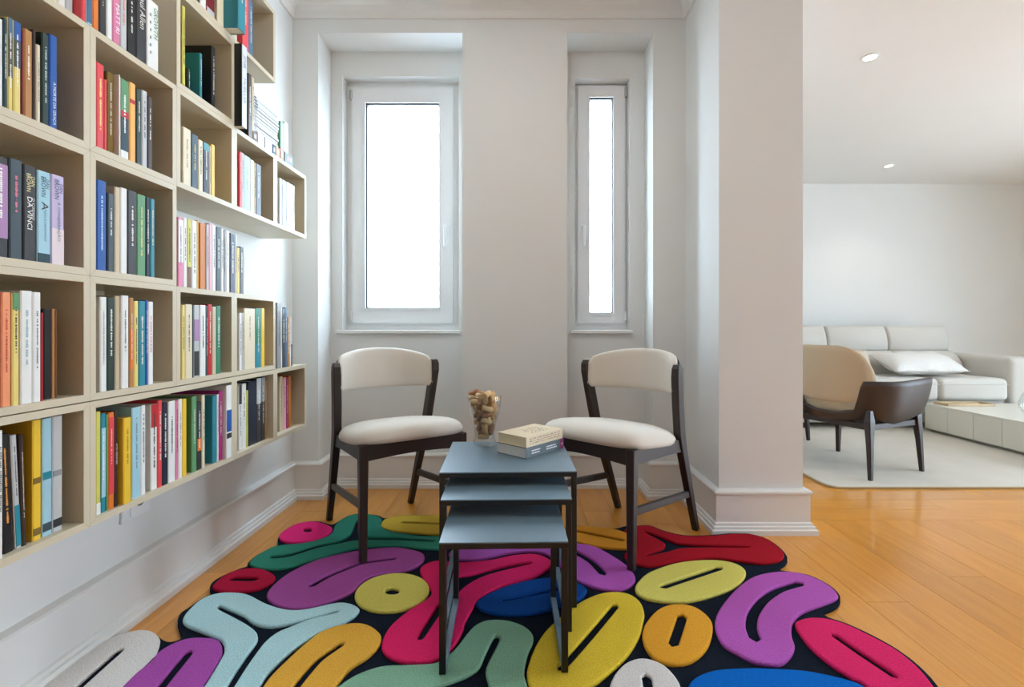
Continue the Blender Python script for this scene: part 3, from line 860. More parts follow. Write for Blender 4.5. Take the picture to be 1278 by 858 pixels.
# name, colour, outline, polyline slits [(points, half width m)], polygon holes
SH = [
 ('ivory', (222, 216, 206), [(60, 853), (98.6, 820), (137, 799), (163, 790), (182, 789), (193.5, 795.6), (196.4, 805), (188.7, 823), (169.4, 839), (150, 858), (125, 885), (90, 915), (40, 930), (18, 905), (36, 876)], [([(150, 811), (124, 834), (97, 858), (75, 880)], .007)], [], 'ivory lobe at the wall'),
 ('violet', (158, 76, 158), [(200, 811.7), (221, 800.5), (241, 795.5), (266.7, 796.4), (275.5, 802), (277.6, 811.7), (275.5, 820), (265, 838), (252, 858), (230, 885), (200, 905), (160, 902), (138, 885), (151.7, 858), (179, 831)], [([(236, 814), (218, 836), (200, 858), (186, 878)], .008)], [], 'violet lobe beside the ivory one'),
 ('sky', (166, 204, 218), [(228, 773), (234.5, 762), (252, 747), (273, 740), (295.6, 739.3), (311.7, 742.5), (332.6, 753), (356.8, 760), (381, 760), (419.5, 752), (437, 753), (448, 758.6), (446.7, 764), (437, 772), (416, 782.7), (397, 789.5), (364.8, 810.7), (336, 838), (323, 858), (300, 890), (270, 905), (238, 895), (241, 876), (253.5, 858), (274, 825), (280, 811), (277, 799.6), (265, 793), (242.5, 784), (232, 779.5)], [], [[(271.2, 757.3), (275.5, 755.7), (284.4, 759.4), (303.7, 767.5), (315, 776.3), (329.4, 780.8), (345.5, 780.8), (372.9, 774.7), (397, 768.3), (416, 762.2), (423.3, 763), (410, 766.7), (389, 771.5), (361.6, 782), (345.5, 789), (332.6, 798.8), (323, 810), (306.9, 832.6), (290.8, 858), (277, 880), (270, 877), (282, 858), (295.6, 836), (310, 815), (320.6, 800.5), (321.7, 792.4), (318, 786), (306.9, 778), (289, 768.3), (274.7, 761)]], 'pale blue forked shape'),
 ('orange', (230, 160, 62), [(400, 788.5), (419, 781), (443, 777), (459.5, 779.5), (472, 787.6), (476, 795.6), (472, 807), (458, 820), (437, 834), (418, 858), (395, 893), (350, 915), (317, 905), (312, 880), (327, 858), (340, 841), (369, 813), (388, 797)], [([(426, 803.5), (400, 821), (389, 832.6), (368, 858), (356, 878)], .007)], [], 'orange lobe between pale blue and sage'),
 ('crimson', (156, 22, 52), [(266, 730), (279, 718.5), (298, 710.5), (321, 709), (337, 713.7), (343.6, 720), (340, 726.5), (322.4, 734.6), (298, 738), (277, 737.5), (267.7, 734.6)], [([(290, 722), (305, 722.3), (318, 722.5)], .008)], [], 'small crimson oval near the wall'),
 ('hot_pink', (222, 40, 110), [(348, 669), (354.6, 662), (372, 653), (395, 651), (411, 656), (415, 661), (407.7, 668.6), (388, 675), (366, 676.7), (353, 674.5)], [], [ell(384, 661.4, 5.2, 2.6)], 'small hot pink ring'),
 ('jade', (46, 118, 98), [(311, 702.5), (319, 694), (337, 684), (353, 680), (379, 677.5), (399.6, 672.6), (414, 665.4), (419, 654), (435, 643.7), (449.5, 641), (469, 643), (477, 648.5), (475, 655), (483.7, 661.6), (503, 665.6), (529, 669), (548, 669), (557, 674), (556, 682), (545.6, 684.7), (522, 683.5), (496.5, 680.5), (464, 681), (440, 684), (416, 690), (400, 695.5), (383.6, 700), (362.6, 707), (340, 710), (319, 707.5)], [], [[(339, 693.8), (362, 690.2), (394, 680.3), (424, 674), (438.6, 665), (444, 651), (448, 650), (446.7, 661), (452, 668.8), (496, 670.3), (538, 673.3), (539, 675.8), (496, 673.6), (450, 673.6), (424, 678), (395, 684), (363, 694), (341, 696.6)]], 'jade green winged shape under the left chair'),
 ('mustard', (190, 158, 56), [(475.3, 655), (480.5, 647.7), (496.5, 643.7), (520.7, 643), (548, 643), (580, 645), (592, 652), (582, 663), (548, 666), (512.6, 664), (490, 662), (479, 659)], [([(502, 651.7), (525, 652.4), (565, 654)], .006)], [], 'mustard yellow lobe behind the tables'),
 ('plum', (150, 74, 142), [(333, 741), (340, 731), (356, 717.7), (378.7, 705.5), (404.5, 696), (449.5, 686.5), (490, 683), (512.6, 685.5), (527, 690), (530, 696), (525.5, 703), (512.6, 710), (490, 714.5), (467.6, 717.5), (453, 725), (437, 740), (400, 753.7), (383.5, 757.5), (362.6, 758.5), (345, 754.5), (335, 748)], [([(389, 730.5), (411, 717.7), (449.5, 702.4), (470, 699.5), (492, 696.8)], .006)], [], 'long plum purple lobe under the left chair'),
 ('citron', (198, 188, 92), ell(489.3, 739, 47, 23.6, -.12), [], [ell(489.5, 737.6, 9, 4)], 'citron yellow ring'),
 ('fuchsia', (212, 36, 92), [(524, 712), (528.7, 705), (543, 699.8), (560, 700.5), (580, 701.5), (612, 698.5), (636, 693.5), (660.5, 691), (676.5, 693), (689.4, 701), (686, 707.6), (667, 719), (641, 726), (620, 733.3), (599, 746), (589.7, 759), (580, 777), (578.6, 784), (570.6, 800.5), (559, 814), (545, 822.5), (528.7, 826.3), (504.6, 825.5), (487, 820), (477, 810), (479, 794), (490, 778), (512.6, 759.4), (532, 748), (538.5, 737.7), (530, 725)], [], [[(521.5, 795), (524.5, 797.5), (529, 795), (546, 770), (560, 752), (576, 735), (592, 724), (613, 715.5), (645, 707.5), (662, 703.5), (662.5, 701.2), (644, 703.2), (612, 710), (588, 716.5), (570, 720), (560, 737), (548, 754), (538, 768)]], 'fuchsia pink winding shape under the tables'),
 ('ultramarine', (18, 66, 134), [(594.5, 751), (604, 743.5), (628, 732.7), (652.4, 725.5), (676.5, 721.5), (700, 721), (720, 727), (729.6, 731.7), (732, 738), (720, 750), (691, 759), (660.5, 765.5), (628, 766.3), (604, 762), (596, 756)], [([(627, 749.2), (660, 743), (691, 736.5), (702, 734.5)], .005)], [], 'dark blue oval under the tables'),
 ('sage', (122, 164, 138), [(412, 868), (425.7, 853.5), (448, 840), (475.6, 831), (503, 829.2), (541.6, 827), (558.5, 817.5), (572, 804.5), (583, 790), (593, 780), (609, 773.5), (633, 774), (654, 781), (664.5, 790.8), (665, 800.5), (659.5, 813), (655.4, 829.4), (654.6, 842), (659, 858), (663, 880), (655, 905), (630, 908), (615, 885), (610.6, 858), (606, 839), (608.5, 828), (615.5, 814), (623.5, 797), (621, 793), (616, 795), (606, 815), (599, 831), (590, 838.5), (577, 845), (545, 856.5), (510, 870), (470, 882), (430, 882)], [], [], 'sage green arch'),
 ('sunflower', (224, 182, 56), [(657.5, 842), (659, 831), (666, 811), (677, 792), (691, 777), (718, 755), (744, 742), (767, 738.5), (786, 741.4), (799, 751), (804, 764), (803, 775), (797, 796), (782, 818.5), (760, 839.5), (741, 853.5), (720, 862), (695, 868), (673, 866), (661, 856)], [([(768, 755.6), (734.5, 795.6), (707, 826), (700, 833)], .0085)], [], 'big sunflower yellow oval in front of the tables'),
 ('lime', (200, 192, 96), [(792.5, 734), (797, 725), (811, 713.7), (844, 702.5), (882, 698.6), (912.4, 701.5), (929.7, 710.5), (927.6, 723), (910, 735.5), (874, 747), (844, 750.8), (813, 748), (797, 741.6)], [([(827, 732), (862, 720.5), (898, 708.6)], .0075)], [], 'lime yellow oval in front of the right chair'),
 ('tangerine', (226, 150, 48), [(801.5, 792), (807, 775.6), (823.5, 759), (846, 753.5), (869, 758), (887, 773), (889, 790), (881.5, 809.5), (864, 824.4), (841, 828.7), (818.4, 822), (806, 809)], [([(851.5, 769), (846, 786), (840, 803)], .0105)], [], 'round tangerine orange spot'),
 ('orchid', (166, 84, 166), [(892, 780), (898, 760), (918.5, 735), (943, 718.5), (978.5, 713), (1009, 718), (1034, 730), (1045.5, 741.6), (1042.5, 747.5), (1024, 755), (1001, 764), (989.5, 777), (988, 792.4), (992, 807), (985, 820.8), (971, 829), (943, 825.7), (918, 814), (900.5, 802)], [([(998, 727.8), (971, 735), (950.5, 749), (938.5, 767), (936.8, 783), (942.5, 796.5)], .009)], [], 'orchid purple curved shape near the pillar'),
 ('scarlet', (150, 20, 34), [(779, 663), (788, 657), (811, 656), (826, 662), (854, 668.5), (887, 668.5), (925, 665.8), (953, 670.8), (971, 682), (978.5, 692), (973, 699), (950.5, 702.5), (927.6, 700), (887, 695.6), (844, 700), (811, 706), (786, 700.5), (779, 692), (787, 686), (794, 678), (792, 670)], [], [[(932, 681.5), (890, 680), (850, 678), (835, 673.5), (809, 663.5), (807.5, 665.5), (827, 676), (830.5, 680), (826, 685), (808, 690.6), (809, 693), (835, 687.8), (850, 684), (890, 683), (932, 683.2)]], 'deep red winged shape by the pillar'),
 ('ochre', (196, 130, 40), [(684, 660), (698, 654), (722, 656), (750, 658), (770, 661), (786, 667), (791.5, 675), (789, 683), (770, 684), (744, 681.5), (720, 676), (695, 671)], [([(700, 658.5), (720, 662.5), (750, 668.5), (777, 674)], .006)], [], 'ochre orange lobe between the chairs'),
 ('mauve', (158, 78, 158), [(560, 691), (572, 684), (620, 677), (680, 674.5), (720, 678), (741, 681.5), (760.5, 691), (780, 703.7), (791, 715.6), (792.4, 725), (784, 732.3), (770, 736), (751, 734.7), (735, 730.5), (722, 725), (706, 716), (697, 703), (682, 691), (660, 687.8), (636, 689.5), (612, 694.5), (590, 698), (568, 697)], [([(700, 683), (721, 690), (739.5, 701), (752.5, 715.5)], .008)], [], 'mauve purple lobe behind the tables'),
 ('snow', (218, 214, 210), [(760.5, 858), (768.5, 839.5), (783, 826), (803, 821), (826, 828), (843, 844), (850, 860), (848, 885), (825, 905), (785, 905), (762, 885)], [([(807, 844), (809.5, 860), (810, 880)], .009)], [], 'white oval at the front'),
 ('cobalt', (10, 94, 178), [(858, 858), (867.7, 845.5), (892, 836), (932.7, 833.3), (978.5, 834.5), (1014, 838), (1060, 848.5), (1081, 858), (1108, 877), (1106, 905), (1040, 925), (930, 920), (872, 900), (856, 876)], [], [], 'cobalt blue oval at the front'),
 ('cerise', (210, 40, 96), [(992, 779), (995.7, 774.5), (1011, 770.4), (1033.4, 772), (1059, 780), (1090.5, 795), (1120, 811.5), (1145, 831.8), (1165, 855.7), (1178, 880), (1163, 903), (1120, 898), (1084, 857), (1062, 844.5), (1036, 828), (1012, 808), (997.6, 790)], [([(1042, 793), (1072, 814), (1116, 843)], .0075)], [], 'cerise pink elongated oval at the front right'),
]
for nm, rgb, out, slits, holes, lb in SH:
    o2 = [to_floor(catmull(out, 5), TZ)]
    for pts, hw in slits:
        o2.append(thick_line(to_floor(pts, TZ), hw * (1.75 if pts[0][1] < 745 else 1.35)))
    for hpoly in holes:
        o2.append(to_floor(catmull(hpoly, 3), TZ))
    me = flat_curve(o2, .010, TZ, .0062)
    o = mesh_obj('raised_shape', me, pile(nm, rgb), rug)
    o['label'] = lb
for c in rug.children:
    c.location = (0, -1.7, 0)

# ------------------------------------------------------------------ nest of tables
M_TAB = mat('blue_grey_lacquer', (96, 118, 131), 0.36, 0.03, 60, spec=0.7)
M_TLEG = mat('black_steel', (22, 22, 24), 0.4, 0.05, 60)
RUGZ = TZ + .0004
def nest_table(label, xc, yf, w_, d_, h, rot, tt=.018, lg=.017):
    root = thing('nesting_table', (xc, yf, RUGZ), label, 'table', 'nest of three tables', rot, True)
    h -= RUGZ
    bm = NB(); box(bm, -w_ / 2, w_ / 2, 0, d_, h - .004, h, .001)
    obj('tabletop', bm, M_TAB, root)
    bm = NB()
    q = .0004
    for (a0, a1, b0, b1) in ((-w_ / 2, w_ / 2, 0, lg), (-w_ / 2, w_ / 2, d_ - lg, d_), (-w_ / 2, -w_ / 2 + lg, lg, d_ - lg), (w_ / 2 - lg, w_ / 2, lg, d_ - lg)):
        box(bm, a0 + q, a1 - q, b0 + q, b1 - q, h - tt, h - .0042)
    bmesh.ops.remove_doubles(bm, verts=bm.verts, dist=.0012)
    obj('top_frame', bm, M_TLEG, root)
    for sx in (-1, 1):
        x0 = sx * (w_ / 2 - lg / 2 - .0005)
        for yy in (lg / 2 + .0005, d_ - lg / 2 - .0005):
            bm = NB(); box(bm, x0 - lg / 2, x0 + lg / 2, yy - lg / 2, yy + lg / 2, 0, h - tt, .0008)
            obj('leg', bm, M_TLEG, root)
        bm = NB(); box(bm, x0 - lg / 2, x0 + lg / 2, lg + .0005, d_ - lg - .0005, 0, lg, .0008)
        obj('floor_rail', bm, M_TAB, root)
    return root
R2 = math.radians(2.0)
nest_table('largest dark blue-grey nesting table, carrying the cork glass and two books', -.0399, 1.598, .443, .426, .4653, R2)
nest_table('middle dark blue-grey nesting table, half pulled from under the largest one', -.0425, 1.4726, .39, .385, .4205, R2 * .7)
nest_table('smallest dark blue-grey nesting table, frontmost and empty', -.0445, 1.299, .3385, .352, .369, R2 * .7)

# ------------------------------------------------------------------ things on the largest table
TT = .4657
# glass of corks
M_CLEAR = glass_material('clear_drinking_glass', (.955, .97, .97), None)
GX, GY = -.143, 1.972
outer = [(.040, 0), (.0445, .004), (.0445, .014), (.040, .026), (.039, .045), (.043, .075), (.052, .105), (.060, .135), (.0655, .165), (.0675, .193)]
tube = [(r - .003, z) for r, z in outer[3:]]
prof = outer + [(.0665, .1945)] + [(.0645, .193)] + tube[::-1][1:] + [(.020, .022), (.001, .021)]
bm = NB(); lathe(bm, prof, (0, 0, 0), 40)
g = obj('drinking_glass', bm, M_CLEAR, smooth=True)
g.location = (GX, GY, TT)
tag(g, 'tall waisted clear glass filled with wine corks on the largest table', 'glass')
def rin(z):
    q = [(.036, .024)] + [(r, zz) for r, zz in tube]
    for (r0, a), (r1, b) in zip(q[:-1], q[1:]):
        if a <= z <= b: return r0 + (r1 - r0) * (z - a) / (b - a)
    return .0365 if z < .024 else .0645
M_CORK = [mat('cork_%d' % i, c, .9, .14, 260, .5, 300) for i, c in enumerate([(196, 156, 106), (178, 134, 84), (212, 176, 128), (164, 116, 84)])]
bm = NB(); lathe(bm, [(.0098, -.0205), (.0108, -.0195), (.0108, .0195), (.0098, .0205)], (0, 0, 0), 14)
bmesh.ops.recalc_face_normals(bm, faces=bm.faces)
cork_me = []
for m in M_CORK:
    me = bpy.data.meshes.new('wine_cork'); bm.to_mesh(me); me.materials.append(m)
    me.polygons.foreach_set('use_smooth', [len(p.vertices) == 4 for p in me.polygons])
    cork_me.append(me)
bm.free()
rc = random.Random(11)
placed = []
def segdist(p1, q1, p2, q2):
    best = 9
    for i in range(6):
        a = p1.lerp(q1, i / 5)
        d = q2 - p2
        t = max(0, min(1, (a - p2).dot(d) / d.length_squared))
        best = min(best, (a - p2.lerp(q2, t)).length)
    for i in range(6):
        a = p2.lerp(q2, i / 5)
        d = q1 - p1
        t = max(0, min(1, (a - p1).dot(d) / d.length_squared))
        best = min(best, (a - p1.lerp(q1, t)).length)
    return best
zlev = .033
tries = 0
while zlev < .2 and tries < 60000 and len(placed) < 64:
    tries += 1
    z = zlev + rc.uniform(-.004, .006)
    top = z > .168
    r = (max(.0, (rin(min(z, .19)) - .012))) * math.sqrt(rc.random())
    an = rc.uniform(0, 2 * math.pi)
    c = Vector((r * math.cos(an), r * math.sin(an), z))
    tilt = rc.uniform(-.55, .55) if rc.random() < .75 else rc.uniform(.9, 1.4)
    if top: tilt = rc.uniform(-.25, .45)
    az = rc.uniform(0, math.pi * 2)
    d = Vector((math.cos(az) * math.cos(tilt), math.sin(az) * math.cos(tilt), math.sin(tilt)))
    p, q = c - d * .0125, c + d * .0125
    ok = True
    for e in (c - d * .0205, c + d * .0205):
        lim = rin(e.z) - .0085 if e.z < .186 else .064
        if e.z < .031 or math.hypot(e.x, e.y) > lim: ok = False
    if ok:
        for (a, b) in placed:
            if abs(a.z - c.z) < .06 and segdist(p, q, a, b) < .0195: ok = False; break
    if ok:
        placed.append((p, q))
        o = mesh_obj('wine_cork', rc.choice(cork_me))
        o.location = (GX + c.x, GY + c.y, TT + c.z)
        o.rotation_euler = d.to_track_quat('Z', 'Y').to_euler()
        tag(o, 'wine cork among those heaped in the tall glass', 'cork', 'wine corks in the glass')
        tries = min(tries, 3000 * int(zlev / .003))
    if tries % 350 == 0:
        zlev += .003

# two books
def flat_book(label, corner, ang, L, D, z, t, cov, pages, spine_rgb, extra):
    root = thing('book', (corner[0], corner[1], z), label, 'book', None, ang, True)
    # local x runs along the spine, y away from the viewer to the left, spine on the y=0 side
    c = .0016
    bm = NB(); box(bm, 0, L, .001, D, 0, c); box(bm, 0, L, .001, D, t - c, t); box(bm, 0, L, 0, c, 0, t)
    obj('cover', bm, cov, root)
    bm = NB(); box(bm, .003, L - .003, c, D - .003, c, t - c)
    obj('pages', bm, pages, root)
    extra(root, L, D, t)
    return root
def spine_word(root, s, x, w_, zc, hgt, rgb):
    me = text_mesh(s)
    xs = [v.co.x for v in me.vertices]; ys = [v.co.y for v in me.vertices]
    sx = w_ / (max(xs) - min(xs)); sy = hgt / (max(ys) - min(ys))
    for v in me.vertices:
        v.co = Vector((x + v.co.x * sx, -.0005, zc + v.co.y * sy))
    me.materials.append(print_mat(rgb))
    mesh_obj('spine_title', me, None, root)
def ex1(root, L, D, t):
    bm = NB(); box(bm, L * .90, L - .0005, -.0006, .002, .001, t - .001)
    obj('spine_band', bm, cover_mat((138, 52, 108)), root)
    bm = NB(); box(bm, L * .935, L * .96, -.001, .001, t * .4, t * .6)
    obj('publisher_mark', bm, print_mat((225, 205, 220)), root)
    for (a, b, zz) in ((.14, .36, .62), (.14, .34, .38), (.52, .78, .62), (.52, .80, .40)):
        bm = NB()
        x_ = L * a
        rr = random.Random(int(a * 100 + zz * 10))
        while x_ < L * b:
            l = rr.uniform(.004, .009)
            vs = [bm.verts.new((xx, -.0005, z_)) for xx, z_ in ((x_, t * zz - .0022), (min(x_ + l, L * b), t * zz - .0022), (min(x_ + l, L * b), t * zz + .0022), (x_, t * zz + .0022))]
            bm.faces.new(vs); x_ += l + .0016
        obj('spine_title', bm, print_mat((232, 234, 236)), root)
def ex2(root, L, D, t):
    rr = random.Random(3)
    bm = NB()
    for row in range(7):
        yy = D * (.22 + .08 * row)
        x_ = L * (.30 + rr.uniform(0, .08))
        while x_ < L * .78:
            l = rr.uniform(.004, .014)
            vs = [bm.verts.new((a, b, t + .0004)) for a, b in ((x_, yy), (x_ + l, yy + rr.uniform(-.003, .003)), (x_ + l, yy + rr.uniform(.002, .006)), (x_, yy + .004))]
            bm.faces.new(vs); x_ += l + rr.uniform(.003, .012)
    obj('cover_print', bm, print_mat((116, 84, 60)), root)
    bm = NB()
    for row in range(3):
        x_ = L * .08
        zz = t * (.28 + .22 * row)
        while x_ < L * .92:
            l = rr.uniform(.004, .016)
            vs = [bm.verts.new((a, -.0005, b)) for a, b in ((x_, zz), (x_ + l, zz + rr.uniform(-.001, .001)), (x_ + l, zz + rr.uniform(.001, .004)), (x_, zz + .002))]
            bm.faces.new(vs); x_ += l + rr.uniform(.002, .008)
    obj('spine_print', bm, print_mat((150, 112, 78)), root)
AB = math.atan2(.161, .146)
flat_book('slate grey hardback lying on the table, under a cream book', (.0183, 1.749), AB, .217, .145, TT, .0385, cover_mat((86, 98, 104)), mat('grey_white_pages', (206, 206, 202), .85, .04, 120), None, ex1)
flat_book('thick cream paperback lying on top of a slate grey book', (.0195, 1.752), AB + .01, .212, .143, TT + .0388, .0365, cover_mat((222, 204, 172)), mat('cream_pages', (214, 198, 164), .85, .05, 120), None, ex2)

# ------------------------------------------------------------------ dining chairs
M_WENGE = mat('dark_stained_wood', (44, 33, 30), 0.42, 0.10, 14, stretch=(12, 12, 2))
M_FAB = mat('cream_upholstery', (214, 206, 194), 0.9, 0.03, 300, 0.25, 700, sheen=0.2)
def dining_chair(label, loc, rz, dz):
    root = thing('dining_chair', (loc[0], loc[1], 0), label, 'chair', 'upholstered dining chairs', rz, True)
    tilt = lambda y: .030 * (-y - .36) / .23      # seat falls towards the back
    for s in (-1, 1):
        bm = NB()     # rear leg runs on as the back post
        P = [(.206, .003, 0, .013, .016), (.209, -.075, .19, .015, .019), (.215, -.165, .41, .0165, .024), (.217, -.186, .475, .0165, .027), (.224, -.215, .60, .0165, .027), (.232, -.240, .720, .0165, .026), (.233, -.242, .755, .0160, .022), (.232, -.240, .772, .013, .013)]
        rings(bm, [rect((s * a, y, z), hx, hy) for a, y, z, hx, hy in P])
        obj('rear_leg', bm, M_WENGE, root)
        bm = NB()
        rings(bm, [rect((s * .212, -.575, dz), .0135, .0135), rect((s * .212, -.573, .3), .0165, .017), rect((s * .212, -.572, .472), .0185, .019)])
        obj('front_leg', bm, M_WENGE, root)
        bm = NB(); prism(bm, [(-.555, .412), (-.30, .402), (-.175, .392), (-.175, .446), (-.555, .472)], 'x', s * .212 - .011, s * .212 + .011)
        obj('side_rail', bm, M_WENGE, root)
        bm = NB(); beam(bm, (s * .212, -.560, .235), (s * .209, -.072, .185), .019, .030)
        obj('stretcher', bm, M_WENGE, root)
    bm = NB(); prism(bm, [(-.2, .472)] + [(-.2 + .4 * i / 10, .412 + .010 * math.sin(math.pi * i / 10)) for i in range(11)] + [(.2, .472)], 'y', -.588, -.566)
    obj('front_rail', bm, M_WENGE, root)
    bm = NB(); box(bm, -.199, .199, -.180, -.160, .392, .442, .002)
    obj('rear_rail', bm, M_WENGE, root)
    # seat cushion
    def outline(k, z, dome):
        pts = []
        n = 44
        for i in range(n):
            a = 2 * math.pi * i / n
            ca, sa = math.cos(a), math.sin(a)
            e = 2 / 4.6
            px = math.copysign(abs(ca) ** e, ca)
            py = math.copysign(abs(sa) ** e, sa)
            yy = -.372 + .232 * py * k
            hw = .253 - .034 * (py * .5 + .5)
            if py < 0: yy -= .014 * (1 - px * px) * k
            pts.append((px * hw * k, yy, z + tilt(yy)))
        return pts
    bm = NB()
    rings(bm, [outline(.93, .443, 0), outline(.975, .447, 0), outline(.997, .456, 0), outline(1.0, .464, 0), outline(.985, .477, 0), outline(.95, .490, 0), outline(.88, .503, 0), outline(.77, .513, 0), outline(.6, .521, 0), outline(.35, .526, 0), outline(.05, .527, 0)])
    obj('seat', bm, M_FAB, root, True)
    # curved backrest pad, ends held by the posts
    def back(bm, off, th, z_in, x_in):
        secs = []
        n = 22
        for i in range(n + 1):
            t = -1 + 2 * i / n
            xx = (.222 - x_in) * math.sin(t * 1.2) / math.sin(1.2)
            yy = -.246 + .150 * (math.cos(t * 1.2) - math.cos(1.2)) / (1 - math.cos(1.2))
            sl = Vector((math.cos(t * 1.0), -math.sin(t * 1.0) * .9, 0)).normalized()
            nrm = Vector((-sl.y, sl.x, 0))
            zt = .772 + .058 * max(0, math.cos(t * H)) ** .6 - z_in
            zb = .645 - .010 * math.cos(t * H) + z_in
            if th > .02:
                q = max(0, abs(t) - .9) / .1
                zb += .012 * q * q
                zt -= .010 * q * q
            ed = min(1, .35 + 2.2 * (1 - abs(t))) if th > .02 else 1
            ring = []
            m = 16
            for j in range(m):
                a = 2 * math.pi * j / m
                e = .55
                u = math.copysign(abs(math.cos(a)) ** e, math.cos(a))
                v = math.copysign(abs(math.sin(a)) ** e, math.sin(a))
                zz = (zt + zb) / 2 + v * (zt - zb) / 2
                c = Vector((xx, yy, zz)) + nrm * (off + u * th / 2 * ed) + Vector((0, .10 * (zz - .72), 0))
                ring.append(tuple(c))
            secs.append(ring)
        return rings(bm, secs)
    bm = back(NB(), 0, .046, 0, .002)
    obj('backrest', bm, M_FAB, root, True)
    bm = back(NB(), .027, .010, .014, .010)
    obj('back_rail', bm, M_WENGE, root, True)
    return root
dining_chair('cream upholstered chair with dark wood frame left of the nested tables', (-.753, 2.517), math.radians(33.8), RUGZ)
dining_chair('cream upholstered chair with dark wood frame right of the nested tables', (.651, 2.425), math.radians(-43.0), RUGZ)

# ------------------------------------------------------------------ living room
M_GREY = mat('pale_grey_sofa_fabric', (204, 200, 192), 0.92, 0.03, 220, 0.25, 500, sheen=.2)
M_LRUG = mat('pale_grey_rug', (208, 203, 192), 0.95, 0.05, 5, 0.4, 500)
M_LACQ = mat('white_lacquer', (226, 224, 212), 0.3, 0.01, 5)
M_LINE = mat('shadow_gap_grey', (150, 148, 138), 0.6)
M_WOODL = mat('light_oak', (196, 172, 134), 0.5, .08, 20)
def rrect(x0, x1, y0, y1, r, n=6):
    pts = []
    for cx, cy, a0 in ((x1 - r, y0 + r, -H), (x1 - r, y1 - r, 0), (x0 + r, y1 - r, H), (x0 + r, y0 + r, math.pi)):
        for i in range(n + 1):
            a = a0 + H * i / n
            pts.append((cx + r * math.cos(a), cy + r * math.sin(a)))
    return pts
bm = NB()
A = rrect(1.775, 5.3, 2.86, 4.95, .07)
B = rrect(1.779, 5.296, 2.864, 4.946, .067)
rings(bm, [[(x, y, .0005) for x, y in A], [(x, y, .012) for x, y in A], [(x, y, .0165) for x, y in B]])
lr = tag(obj('area_rug', bm, M_LRUG, origin=(3.5, 3.9, 0)), 'pale grey rug with rounded corners in the living room', 'rug')
bm = NB()
for i in range(len(A)):
    pass
rings(bm, [[(x, y, z) for x, y in rrect(1.775 - e, 5.3 + e, 2.86 - e, 4.95 + e, .07 + e)] for z, e in ((.001, .0), (.002, .006), (.010, .006), (.012, .0))], True, False)
obj('edge_binding', bm, mat('beige_rug_binding', (170, 150, 112), .9, .1, 200), lr)

# sofa
def cushion_box(bm, x0, x1, y0, y1, z0, z1, r, puff=.0, seg=3):
    box(bm, x0, x1, y0, y1, z0, z1, r, seg)
    return bm
sofa = thing('sofa', (3.4, 4.9, 0), 'pale grey three-seat sofa with raised headrests against the far wall', 'sofa')
sx = [2.48, 3.10, 3.717, 4.335]
bm = NB(); box(bm, 2.48, 4.60, 4.46, 5.36, .07, .30, .02, 2)
obj('base', bm, M_GREY, sofa, True)
for a, b in zip(sx[:-1], sx[1:]):
    bm = NB(); box(bm, a + .004, b - .004, 4.405, 5.06, .27, .472, .045, 4)
    c = obj('seat_cushion', bm, M_GREY, sofa, True)
    bm = NB()
    box(bm, a + .012, b - .012, 4.399, 4.409, .418, .424, .002)
    obj('piping', bm, M_GREY, c)
    bm = NB()
    yb = 4.90
    secs = []
    for t in [i / 12 for i in range(13)]:
        z = .455 + t * .235
        bulge = .07 * math.sin(math.pi * min(1, t * 1.02)) ** .6
        secs.append([(a + .006, yb - bulge + .10 * t, z), (a + .03, yb - bulge - .018 + .10 * t, z), (b - .03, yb - bulge - .018 + .10 * t, z), (b - .006, yb - bulge + .10 * t, z), (b - .006, 5.24, z), (a + .006, 5.24, z)])
    rings(bm, secs)
    obj('back_cushion', bm, M_GREY, sofa, True)
    bm = NB()
    secs = []
    for t in [i / 10 for i in range(11)]:
        z = .692 + t * .245
        th = .075 * math.sin(math.pi * (.12 + .76 * t)) ** .5
        yc = 5.085 + .055 * t
        sh = -.045 * (1 - t) ** 1.5 + .0
        secs.append([(a + .006 - sh * .0, yc - th, z), (a + .03, yc - th - .014, z), (b - .03, yc - th - .014, z), (b - .006, yc - th, z), (b - .006, yc + th, z), (a + .006, yc + th, z)])
    rings(bm, secs)
    obj('headrest', bm, M_GREY, sofa, True)
bm = NB(); box(bm, 2.48, 4.335, 5.20, 5.36, .28, .66, .03, 3)
obj('back_frame', bm, M_GREY, sofa, True)
for x0, x1 in ((4.338, 4.61),):
    bm = NB(); box(bm, x0, x1, 4.40, 5.36, .06, .66, .05, 4)
    obj('armrest', bm, M_GREY, sofa, True)
for x0 in (2.56, 4.45):
    for y0 in (4.52, 5.26):
        bm = NB(); lathe(bm, [(.02, .017), (.025, .07)], (x0, y0, 0), 12)
        obj('foot', bm, M_TLEG, sofa, True)
# loose cushions on the sofa
def pillow(name, label, loc, L, D, T, rot, m, fringe):
    root = thing(name, loc, label, 'cushion', None, 0, True)
    root.rotation_euler = rot
    bm = NB()
    n, k = 24, 16
    secs = []
    for i in range(n + 1):
        u = -1 + 2 * i / n
        ring = []
        edge = (1 - abs(u) ** 4) ** .6
        for j in range(k):
            a = 2 * math.pi * j / k
            v = math.cos(a)
            wv = math.sin(a)
            vv = math.copysign(abs(v) ** .6, v)
            th = T / 2 * max(.06, edge) * (1 - abs(vv) ** 4 * .8)
            ring.append((u * L / 2 * (1 - .05 * (1 - abs(vv))), vv * D / 2 * (1 - .06 * (1 - u * u)) , math.copysign(abs(wv) ** .8, wv) * th + .006 * math.sin(u * 9 + vv * 5)))
        secs.append(ring)
    rings(bm, secs)
    o = obj('cushion_cover', bm, m, root, True)
    if fringe:
        bm = NB()
        q = 30
        for i in range(q):
            x0 = -L / 2 + L * i / q
            for s in (-1, 1):
                lathe(bm, [(.001, -.008), (.009, -.003), (.010, .002), (.002, .008)], (x0 + L / q / 2, s * D / 2 * .97, 0), 8)
        f = obj('pompom_trim', bm, m, root, True)
        f['kind'] = 'stuff'
    return root
